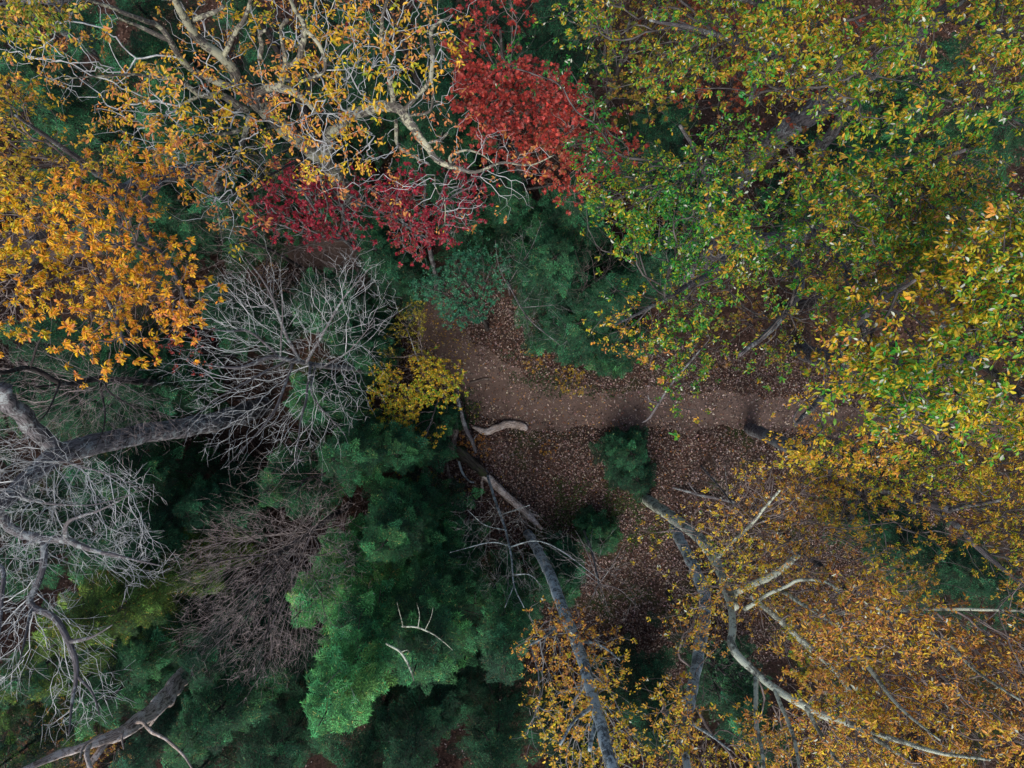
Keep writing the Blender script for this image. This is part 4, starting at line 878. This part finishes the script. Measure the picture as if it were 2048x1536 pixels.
bare('broken weathered snag with splintered pale wood at the bottom left', [(455, 1270, 0, .26), (372, 1345, 8, .24), (325, 1400, 10.4, .22), (280, 1438, 12, .18), (240, 1465, 13, .13), (165, 1492, 14, .09), (110, 1512, 14.6, .08), (40, 1545, 15.4, .06), (-40, 1600, 16, .04)],
     [[(262, 1445, 12.3, .05), (282, 1445, 12.8, .05), (300, 1460, 13.2, .045), (335, 1482, 13.8, .04), (365, 1508, 14.2, .032), (385, 1540, 14.6, .02)], [(275, 1440, 12, .11), (230, 1470, 13, .09), (200, 1500, 13.6, .08), (160, 1560, 14.2, .06)],
      [(245, 1462, 13.2, .03), (244, 1480, 13.4, .025), (247, 1498, 13.6, .012)], [(178, 1488, 14, .05), (172, 1510, 14.4, .055), (182, 1540, 14.8, .04)], [(205, 1465, 14, .02), (170, 1492, 14.6, .03), (160, 1515, 15, .02)], [(335, 1398, 10.2, .05), (320, 1425, 10.8, .045), (300, 1452, 11, .03)], [(350, 1380, 9, .05), (338, 1412, 10, .03)]],
     [], SILVB, TW_PALE, 64, .006, name='dead_snag', rough=.2)
bare('thin blue-grey bare sapling over the lower end of the pale log', [(970, 935, 0, .06), (990, 1000, 3, .05), (1008, 1050, 5, .04), (1022, 1110, 7, .03), (1028, 1170, 8.4, .02), (1048, 1215, 9.4, .01)],
     [[(1015, 1090, 6.4, .022), (980, 1085, 7.4, .018), (900, 1105, 8.6, .006)], [(1018, 1095, 6.4, .022), (1070, 1082, 7.4, .018), (1120, 1100, 8.4, .012), (1200, 1160, 9.4, .006)], [(1010, 1060, 5.4, .02), (970, 1050, 6.6, .012), (935, 1020, 7.4, .006)], [(1026, 1150, 8, .018), (1060, 1150, 8.6, .012), (1085, 1175, 9, .006)], [(1028, 1170, 8.4, .015), (1010, 1215, 9.2, .006)], [(1000, 1030, 4.4, .018), (1060, 1010, 6, .008)]],
     [dict(poly=[(930, 1010), (980, 1000), (1080, 1030), (1130, 1060), (1110, 1130), (1090, 1200), (1040, 1235), (985, 1215), (975, 1170), (920, 1120), (900, 1080)], n=379, zlo=6, zhi=9, bf=.5, gap=-1, edge=12)], BLUEB, TW_GREY, 65, .0055, zmin=3)
bare('small bare sapling right of the blotched blue-grey trunk', [(1160, 1040, 0, .05), (1185, 1110, 4, .04), (1198, 1168, 6.6, .025)],
     [[(1198, 1168, 6.6, .02), (1150, 1130, 7.2, .012), (1090, 1085, 7.8, .006)], [(1198, 1168, 6.6, .02), (1240, 1180, 7.2, .012), (1280, 1220, 7.8, .005)], [(1198, 1168, 6.6, .018), (1225, 1130, 7.2, .01), (1245, 1090, 7.6, .005)], [(1198, 1165, 6.6, .018), (1175, 1215, 7.2, .005)], [(1198, 1165, 6.6, .018), (1215, 1215, 7.2, .005)], [(1196, 1160, 6.4, .018), (1170, 1095, 7.2, .01), (1150, 1060, 7.6, .005)]],
     [dict(poly=[(1090, 1080), (1150, 1060), (1240, 1080), (1270, 1150), (1280, 1220), (1200, 1230), (1140, 1190)], n=195, zlo=5.8, zhi=7.8, bf=.6, gap=-1, edge=10)], GREYB, TW_GREY, 66, .005, zmin=3)
bare('thin bare sapling crossing the dark hemlocks above the path', [(1020, 590, 0, .05), (1015, 560, 4, .035), (1028, 590, 5.5, .03), (1060, 640, 6.6, .02), (1120, 690, 7.6, .008)],
     [[(1018, 565, 4.4, .02), (1060, 500, 6.6, .01), (1085, 440, 7.4, .005)], [(1028, 590, 5.5, .02), (1000, 540, 6.6, .01), (990, 480, 7.2, .005)], [(1050, 625, 6.4, .016), (1060, 680, 7.2, .005)], [(1045, 615, 6.2, .016), (1110, 610, 7.2, .006)]],
     [dict(poly=[(985, 500), (1050, 440), (1110, 470), (1140, 560), (1150, 660), (1090, 700), (1040, 680), (1000, 620)], n=206, zlo=5.4, zhi=7.6, bf=.5, gap=-1, edge=10)], GREYB, TW_GREY, 67, .005, zmin=3)
bare('wispy bare sapling at the left fringe of the broad green hickory', [(1130, 620, 0, .05), (1160, 590, 5, .035), (1175, 560, 7.6, .02)],
     [[(1165, 580, 6, .018), (1215, 540, 8, .008), (1225, 470, 8.8, .005)], [(1170, 570, 7, .014), (1150, 500, 8.2, .005)], [(1165, 585, 6, .014), (1205, 620, 8, .005)]],
     [dict(poly=[(1130, 480), (1220, 460), (1240, 540), (1220, 620), (1150, 610)], n=172, zlo=6, zhi=8.4, bf=.5, gap=-1, edge=10)], DARKB, TW_BRN, 68, .005, zmin=4)
bare('spindly bare sapling in the leaf litter beside the lower right oak', [(1400, 930, 0, .05), (1440, 975, 4, .035), (1470, 1010, 6.4, .02), (1490, 985, 7.4, .01)],
     [[(1440, 975, 4, .016), (1400, 960, 6, .006)], [(1470, 1010, 6.4, .016), (1440, 1060, 7.4, .006)], [(1455, 990, 5.4, .016), (1450, 930, 7, .006)]],
     [dict(poly=[(1370, 950), (1440, 900), (1520, 930), (1510, 1040), (1430, 1080), (1380, 1020)], n=172, zlo=5, zhi=7.4, bf=.5, gap=-1, edge=10)], GREYB, TW_BRN, 69, .005, zmin=3)
bare('sparse bare sapling between the pale bare tree and the massive trunk', [(720, 880, 0, .06), (660, 940, 6, .045), (610, 960, 8.4, .03), (590, 1000, 9.6, .012)],
     [[(660, 940, 6, .02), (640, 860, 8.4, .008)], [(610, 960, 8.4, .02), (540, 970, 9.4, .006)], [(630, 955, 7.6, .02), (680, 990, 9.4, .006)]],
     [dict(poly=[(500, 900), (640, 880), (720, 950), (700, 1020), (580, 1020), (480, 980)], n=299, zlo=7, zhi=9.6, bf=.5, gap=-1, edge=20)], DARKB, TW_BRN, 70, .005, zmin=4)
bare('bare brown tree above the pale one, threading the dark area below the golden oak', [(640, 560, 0, .08), (560, 510, 6, .06), (500, 480, 9, .04), (470, 440, 11, .015)],
     [[(540, 500, 7, .03), (560, 430, 9.6, .01)], [(500, 480, 9, .025), (430, 500, 11, .008)], [(560, 510, 6, .03), (620, 490, 9, .012), (700, 480, 10.6, .006)], [(540, 500, 7, .03), (520, 570, 9.6, .01)]],
     [dict(poly=[(400, 480), (470, 420), (560, 460), (720, 500), (740, 560), (620, 600), (500, 600), (410, 590)], n=713, zlo=7.6, zhi=10.6, bf=.45, gap=-1, edge=20)], DARKB, TW_BRN, 71, .005, zmin=5)
bare('dark leafless tree behind the lichened oak at the upper left', [(720, 500, 0, .2), (640, 300, 8, .15), (565, 120, 12, .1), (520, 40, 13.6, .05)],
     [[(640, 300, 8, .06), (520, 360, 11, .02), (440, 400, 12, .01)], [(590, 180, 10.6, .06), (480, 200, 12.6, .02)], [(600, 200, 10, .05), (680, 100, 12.6, .02)], [(620, 260, 9, .05), (540, 330, 11.6, .015)]],
     [dict(poly=[(330, 420), (380, 260), (420, 120), (560, 0), (720, 60), (760, 200), (680, 330), (560, 380), (440, 470)], n=1150, zlo=9, zhi=12.6, bf=.45, gap=-.7, edge=20)], DARKB, TW_DRK, 72, .006, zmin=6)

# ---------------------------------------------------------------- conifers
HEM = [
 # label, cx, cy, zc, radius, top, seed, palette, kwargs
 ('hemlock with the brightest broad green crown at the bottom centre left', 700, 1345, 10.5, 2.35, 13.5, 101, BRIGHT, dict(nb=80, nf=8, dead=[[(772, 1287, 12.3, .018), (802, 1303, 12.6, .028), (820, 1335, 12.8, .024), (828, 1362, 12.9, .01)], [(803, 1304, 12.6, .012), (815, 1300, 12.8, .009), (820, 1306, 12.9, .004)], [(640, 1385, 12, .006), (652, 1370, 12.2, .016), (664, 1355, 12.3, .012), (680, 1340, 12.2, .004)], [(700, 1420, 12, .006), (712, 1400, 12.2, .012), (706, 1385, 12.3, .006), (700, 1370, 12.3, .003)]])),
 ('bright green hemlock right of the brightest one, a pale dead limb along its top', 850, 1280, 9.5, 2.2, 12, 102, GREEN + BRIGHT[2:3], dict(nb=70, nf=8, dead=[[(803, 1253, 11.4, .018), (835, 1254, 11.5, .022), (870, 1270, 11.5, .016), (905, 1300, 11.3, .006)], [(836, 1254, 11.5, .012), (839, 1230, 11.7, .009), (833, 1205, 11.8, .004)], [(806, 1253, 11.5, .01), (800, 1228, 11.7, .007), (794, 1205, 11.8, .003)], [(850, 1260, 11.5, .01), (862, 1235, 11.7, .007), (866, 1215, 11.8, .003)]])),
 ('hemlock with soft green top just left of the clearing below the mossy trunk', 790, 1060, 7, 1.75, 9.6, 103, GREEN + BRIGHT[1:2], dict(nb=60)),
 ('hemlock between the pale bare tree and the yellow sapling', 700, 905, 6.5, 1.6, 9, 104, GREEN, {}),
 ('dark hemlock just below the yellow sapling', 810, 900, 4.5, 1.3, 6.6, 105, GREEN, {}),
 ('hemlock left of the bright ones with a mossy green crown by the brown twig broom', 640, 1180, 9, 1.2, 11.4, 106, BRIGHT, {}),
 ('olive mossy hemlock in the lower left under the grey bare limbs', 215, 1230, 9.5, 2.0, 12.2, 107, MOSSY, dict(nb=70, nf=7)),
 ('dark green hemlock between the snag and the twig broom at the bottom', 430, 1430, 9, 2.1, 11.5, 108, GREEN, dict(nb=64, nf=7)),
 ('mossy hemlock at the left edge below the bare limbs', 90, 1330, 8.6, 1.9, 11, 109, MOSSY[:3] + GREEN[1:], dict(nb=60)),
 ('deep green hemlock left of the snag', 240, 1380, 7.5, 1.7, 10, 110, GREEN, {}),
 ('dark hemlock centred above the bend of the path, right of the bluish evergreen', 1100, 545, 5, 2.1, 8.4, 111, GREEN[:3], dict(nb=64, nf=7)),
 ('low flat hemlock spreading above the upper verge of the path', 1150, 655, 3.4, 1.75, 5.6, 112, GREEN[:3], dict(nb=60, nf=7)),
 ('small hemlock at the right end of the upper verge', 1240, 690, 3, 1.15, 4.8, 113, GREEN, {}),
 ('shadowed hemlock touching the left fringe of the broad green hickory', 1210, 600, 6, 1.3, 8.6, 114, GREEN[:3], {}),
 ('round little hemlock standing alone in the leaf litter below the path', 1257, 905, 2.0, .98, 3.2, 115, GREEN[:3], dict(nb=24, nf=5)),
 ('narrow little hemlock just below the lone round one', 1268, 955, 1.6, .78, 2.6, 116, GREEN[:3], dict(nb=20)),
 ('faint small hemlock beside the mossy patch above the gully', 1200, 1075, 1.8, .65, 2.8, 117, GREEN, dict(nb=30)),
 ('dark hemlock at the centre just above the crimson maples', 880, 270, 7, 2.1, 10.4, 118, GREEN, {}),
 ('dark hemlock behind the oak limbs at the top centre left', 740, 120, 8, 2.2, 11, 119, GREEN, {}),
 ('hemlock in deep shade at the top between the red maple and the oak', 880, 60, 8, 1.9, 11, 120, GREEN[:3], {}),
 ('hemlock in the top gap right of the red maple', 1120, 60, 7, 1.8, 10, 121, GREEN[:3], {}),
 ('hemlock filling the dark hole under the hickory fringe', 1320, 260, 7, 1.7, 10, 122, GREEN[:3], {}),
 ('large dark hemlock in the upper left shade', 160, 260, 9, 2.4, 12.5, 123, GREEN, dict(nb=60)),
 ('hemlock in the darkness left of the oak trunk', 400, 290, 8, 2.0, 11.5, 124, GREEN, {}),
 ('hemlock at the far upper left below the yellow corner crown', 60, 130, 10, 2.1, 13, 125, GREEN, dict(nb=56)),
 ('hemlock beneath the sparse orange leaves near the top left', 260, 130, 9, 2.0, 12.4, 126, GREEN, {}),
 ('deep shaded hemlock behind the lichened limbs at the top', 520, 80, 8, 1.8, 11, 127, GREEN[:3], {}),
 ('dark hemlock under the left crimson maple', 470, 420, 5, 1.3, 7.6, 128, GREEN, {}),
 ('shaded hemlock just above the yellow sapling', 770, 520, 4.6, 1.6, 7, 129, GREEN[:3], {}),
 ('hemlock glowing faintly behind the upper twigs of the pale bare tree', 660, 600, 5, 1.9, 7.5, 130, GREEN, {}),
 ('small hemlock under the heart of the pale bare tree', 720, 690, 3.6, 1.3, 6, 131, GREEN[:3], {}),
 ('dark hemlock behind the left twigs of the pale bare tree', 470, 620, 6, 1.6, 8.5, 132, GREEN[:3], {}),
 ('hemlock just under the lower tips of the golden oak', 110, 690, 9, 1.8, 11, 133, GREEN, {}),
 ('dark hemlock below the golden oak and above the massive trunk', 260, 760, 6.5, 1.7, 9, 134, GREEN[:3], {}),
 ('hemlock below the massive trunk at the left', 250, 950, 6, 1.8, 9, 135, GREEN, {}),
 ('hemlock among the bare limbs at the left edge', 60, 1130, 9, 1.9, 12, 136, GREEN, {}),
 ('hemlock right of the bare grey limbs, above the mossy one', 300, 1070, 6.5, 1.6, 9.2, 137, GREEN, {}),
 ('hemlock in the shade between two bare trees at the left centre', 580, 960, 5, 1.6, 7.6, 138, GREEN, {}),
 ('hemlock under the top of the brown twig broom', 430, 1010, 4.6, 1.5, 7, 139, GREEN[:3], {}),
 ('shaded hemlock beside the blotched blue-grey trunk', 1010, 1290, 8.4, 1.45, 10.6, 140, GREEN, dict(nb=54)),
 ('dim hemlock left of the blue-grey bare sapling', 880, 1150, 5.5, 1.6, 8, 141, GREEN, {}),
 ('very dark hemlock in the bottom centre hollow', 830, 1470, 6.5, 2.1, 9.5, 142, GREEN[:3], {}),
 ('very dark hemlock at the bottom right of the brightest hemlock', 990, 1500, 6, 1.9, 9, 143, GREEN[:3], {}),
 ('dark hemlock at the bottom edge left of the brightest one', 560, 1500, 7, 1.9, 10, 144, GREEN[:3], {}),
 ('hemlock low in the right-hand gap beside the narrow orange oak', 1300, 1420, 5, 1.5, 8, 145, GREEN[:2], {}),
 ('hemlock in the dark gap of the lower right crown', 1900, 1130, 7.5, 1.7, 10.5, 146, GREEN[:3], {}),
 ('hemlock showing at the upper right edge under the hickory', 1990, 270, 9, 2.0, 12, 147, GREEN, dict(nb=56)),
 ('hemlock behind the limbs of the lower right oak', 1500, 1440, 7, 1.8, 10, 148, GREEN[:3], {}),
 ('hemlock in the gap at the far right of the lower oak', 2000, 1180, 8, 1.6, 11, 149, GREEN[:3], {}),
 ('hemlock under the upper middle of the broad green hickory', 1660, 370, 5.5, 1.6, 8.5, 150, GREEN[:3], {}),
 ('dark hemlock low under the left side of the broad green hickory', 1400, 390, 5.5, 1.6, 8.5, 151, GREEN[:3], {}),
 ('small hemlock behind the sapling at the blue-grey trunk', 1120, 1160, 3.4, 1.1, 5.4, 152, GREEN[:3], {}),
 ('little hemlock tucked between the yellow sapling and the split log', 880, 842, 1.5, .7, 2.6, 153, GREEN[1:], dict(nb=28)),
]
HEM += [
 ('hemlock hiding the foot of the broken snag at the bottom left', 445, 1295, 8, 1.25, 10.4, 173, GREEN[:2], {}),
 ('hemlock in the gap between the coral maple and the evergreens above the path', 1150, 430, 5.5, 1.7, 8.4, 174, GREEN[:3], {}),
 ('hemlock right beneath the coral maple trunk', 1010, 400, 4.5, 1.3, 7, 175, GREEN[:3], {}),
 ('hemlock in the shade where the green hickory meets the evergreens', 1310, 520, 5, 1.5, 7.6, 176, GREEN[:3], {}),
 ('hemlock at the top edge between two pale oak limbs', 290, 20, 8.5, 1.8, 11.5, 177, GREEN[:3], {}),
 ('hemlock at the top edge just left of the deep red maple', 660, 30, 8, 1.6, 11, 178, GREEN[:3], {}),
 ('hemlock at the top edge directly behind the tall coral maple', 990, 10, 7.5, 1.7, 10.5, 179, GREEN[:3], {}),
 ('hemlock under the thin part of the top right crown', 1830, 180, 7.5, 1.8, 10.5, 180, GREEN[:3], {}),
 ('hemlock in the left edge gap over the orange brush', 30, 1400, 8, 1.5, 10, 181, MOSSY[:2] + GREEN[1:2], {}),
 ('hemlock tucked in the angle of the broken snag', 290, 1500, 8, 1.2, 9.6, 182, GREEN[:2], {}),
 ('hemlock in the dark strip below the crimson maples at right', 930, 440, 4.5, 1.2, 7, 183, GREEN[:3], {}),
 ('hemlock filling the hole in the right part of the broad green hickory', 1880, 420, 7, 1.7, 10, 184, GREEN[:3], {}),
 ('hemlock in the bottom gap beneath the bright bottom hemlock', 880, 1400, 4.5, 1.4, 7, 185, GREEN[:2], {}),
 ('hemlock left of the massive trunk at the left edge, below the golden oak', 60, 800, 8, 1.9, 10.5, 160, GREEN[:3], {}),
 ('hemlock directly above the middle of the massive trunk', 170, 810, 6.5, 1.6, 9, 161, GREEN[:3], {}),
 ('hemlock behind the fork of the massive trunk', 130, 1010, 7, 1.7, 10, 162, GREEN[:3], {}),
 ('hemlock in the very bottom left corner', 40, 1500, 8, 1.9, 10.5, 163, MOSSY[:2] + GREEN[:2], {}),
 ('hemlock at the bottom edge just right of the snag branches', 400, 1540, 7.5, 1.7, 10, 164, GREEN[:3], {}),
 ('hemlock peeking between the snag and the mossy crown above it', 330, 1290, 6.5, 1.6, 9, 165, GREEN, {}),
 ('hemlock at the bottom edge right of the dark hollow', 720, 1540, 6.5, 1.7, 9.5, 166, GREEN[:3], {}),
 ('hemlock behind the narrow orange oak at the bottom edge', 1150, 1560, 6.5, 1.7, 9, 167, GREEN[:2], {}),
 ('hemlock under the sparse orange leaves of the oak at left centre', 330, 400, 6.5, 1.4, 9, 168, GREEN[:3], {}),
 ('hemlock between the golden oak and the upper left shade', 190, 420, 8, 1.7, 11, 169, GREEN[:3], {}),
 ('hemlock above the left crimson maple behind the oak trunk', 600, 330, 5, 1.5, 8, 170, GREEN[:3], {}),
 ('hemlock between the two crimson maples and the bluish evergreen', 760, 470, 3.6, 1.2, 6, 171, GREEN[:3], {}),
 ('hemlock under the right side of the pale bare tree', 640, 800, 4, 1.4, 6.4, 172, GREEN, {}),
]
for lb, cx, cy, zc, r, top, sdd, pal, kw in HEM:
    conifer(lb, cx, cy, zc, r, top, sdd, pal, group='evergreens of the lower storey', **kw)

# tall hemlocks added round the view to darken the floor; mostly lower boughs show
def copy_thing(o):
    c = o.copy(); COL.objects.link(c)
    for ch in [q for q in bpy.data.objects if q.parent == o]:
        d = ch.copy(); COL.objects.link(d); d.parent = c
    return c
proto = [conifer('x', 1024, 768, 0, 3.0, 17 + 1.5 * k, 200 + k, GREEN[:3], nb=64, nf=8, low=.12, fl=.8, name='shade_hemlock') for k in range(3)]
used = [0, 0, 0]
ORD = ['first', 'second', 'third', 'fourth', 'fifth', 'sixth', 'seventh']
spots = []
for k, x in enumerate((-19, -12.5, -6, 1, 8, 15, 21)): spots += [(x, 17.6 + (k % 2) * 1.5, '%s tall hemlock from the left along the top edge' % ORD[k]), (x + 1.5, -17.4 - (k % 2) * 1.4, '%s tall hemlock from the left along the bottom edge' % ORD[k])]
for k, y in enumerate((11, 5, -1, -7, -12.5)): spots += [(-22.5 - (k % 2) * 1.3, y, '%s tall hemlock from the top down the left edge' % ORD[k]), (23 + (k % 2) * 1.2, y, '%s tall hemlock from the top down the right edge' % ORD[k])]
for k, (x, y, lb) in enumerate(spots):
    q = k % 3; o = proto[q] if not used[q] else copy_thing(proto[q]); used[q] = 1
    o.location = (x, y, 0); o.rotation_euler = (0, 0, k * 1.3); sc = .85 + .3 * ((k * 7) % 5) / 4; o.scale = (sc, sc, sc)
    tag(o, lb + ', added for shade, lower boughs in view', 'evergreen tree', 'tall hemlocks added round the view for shade')
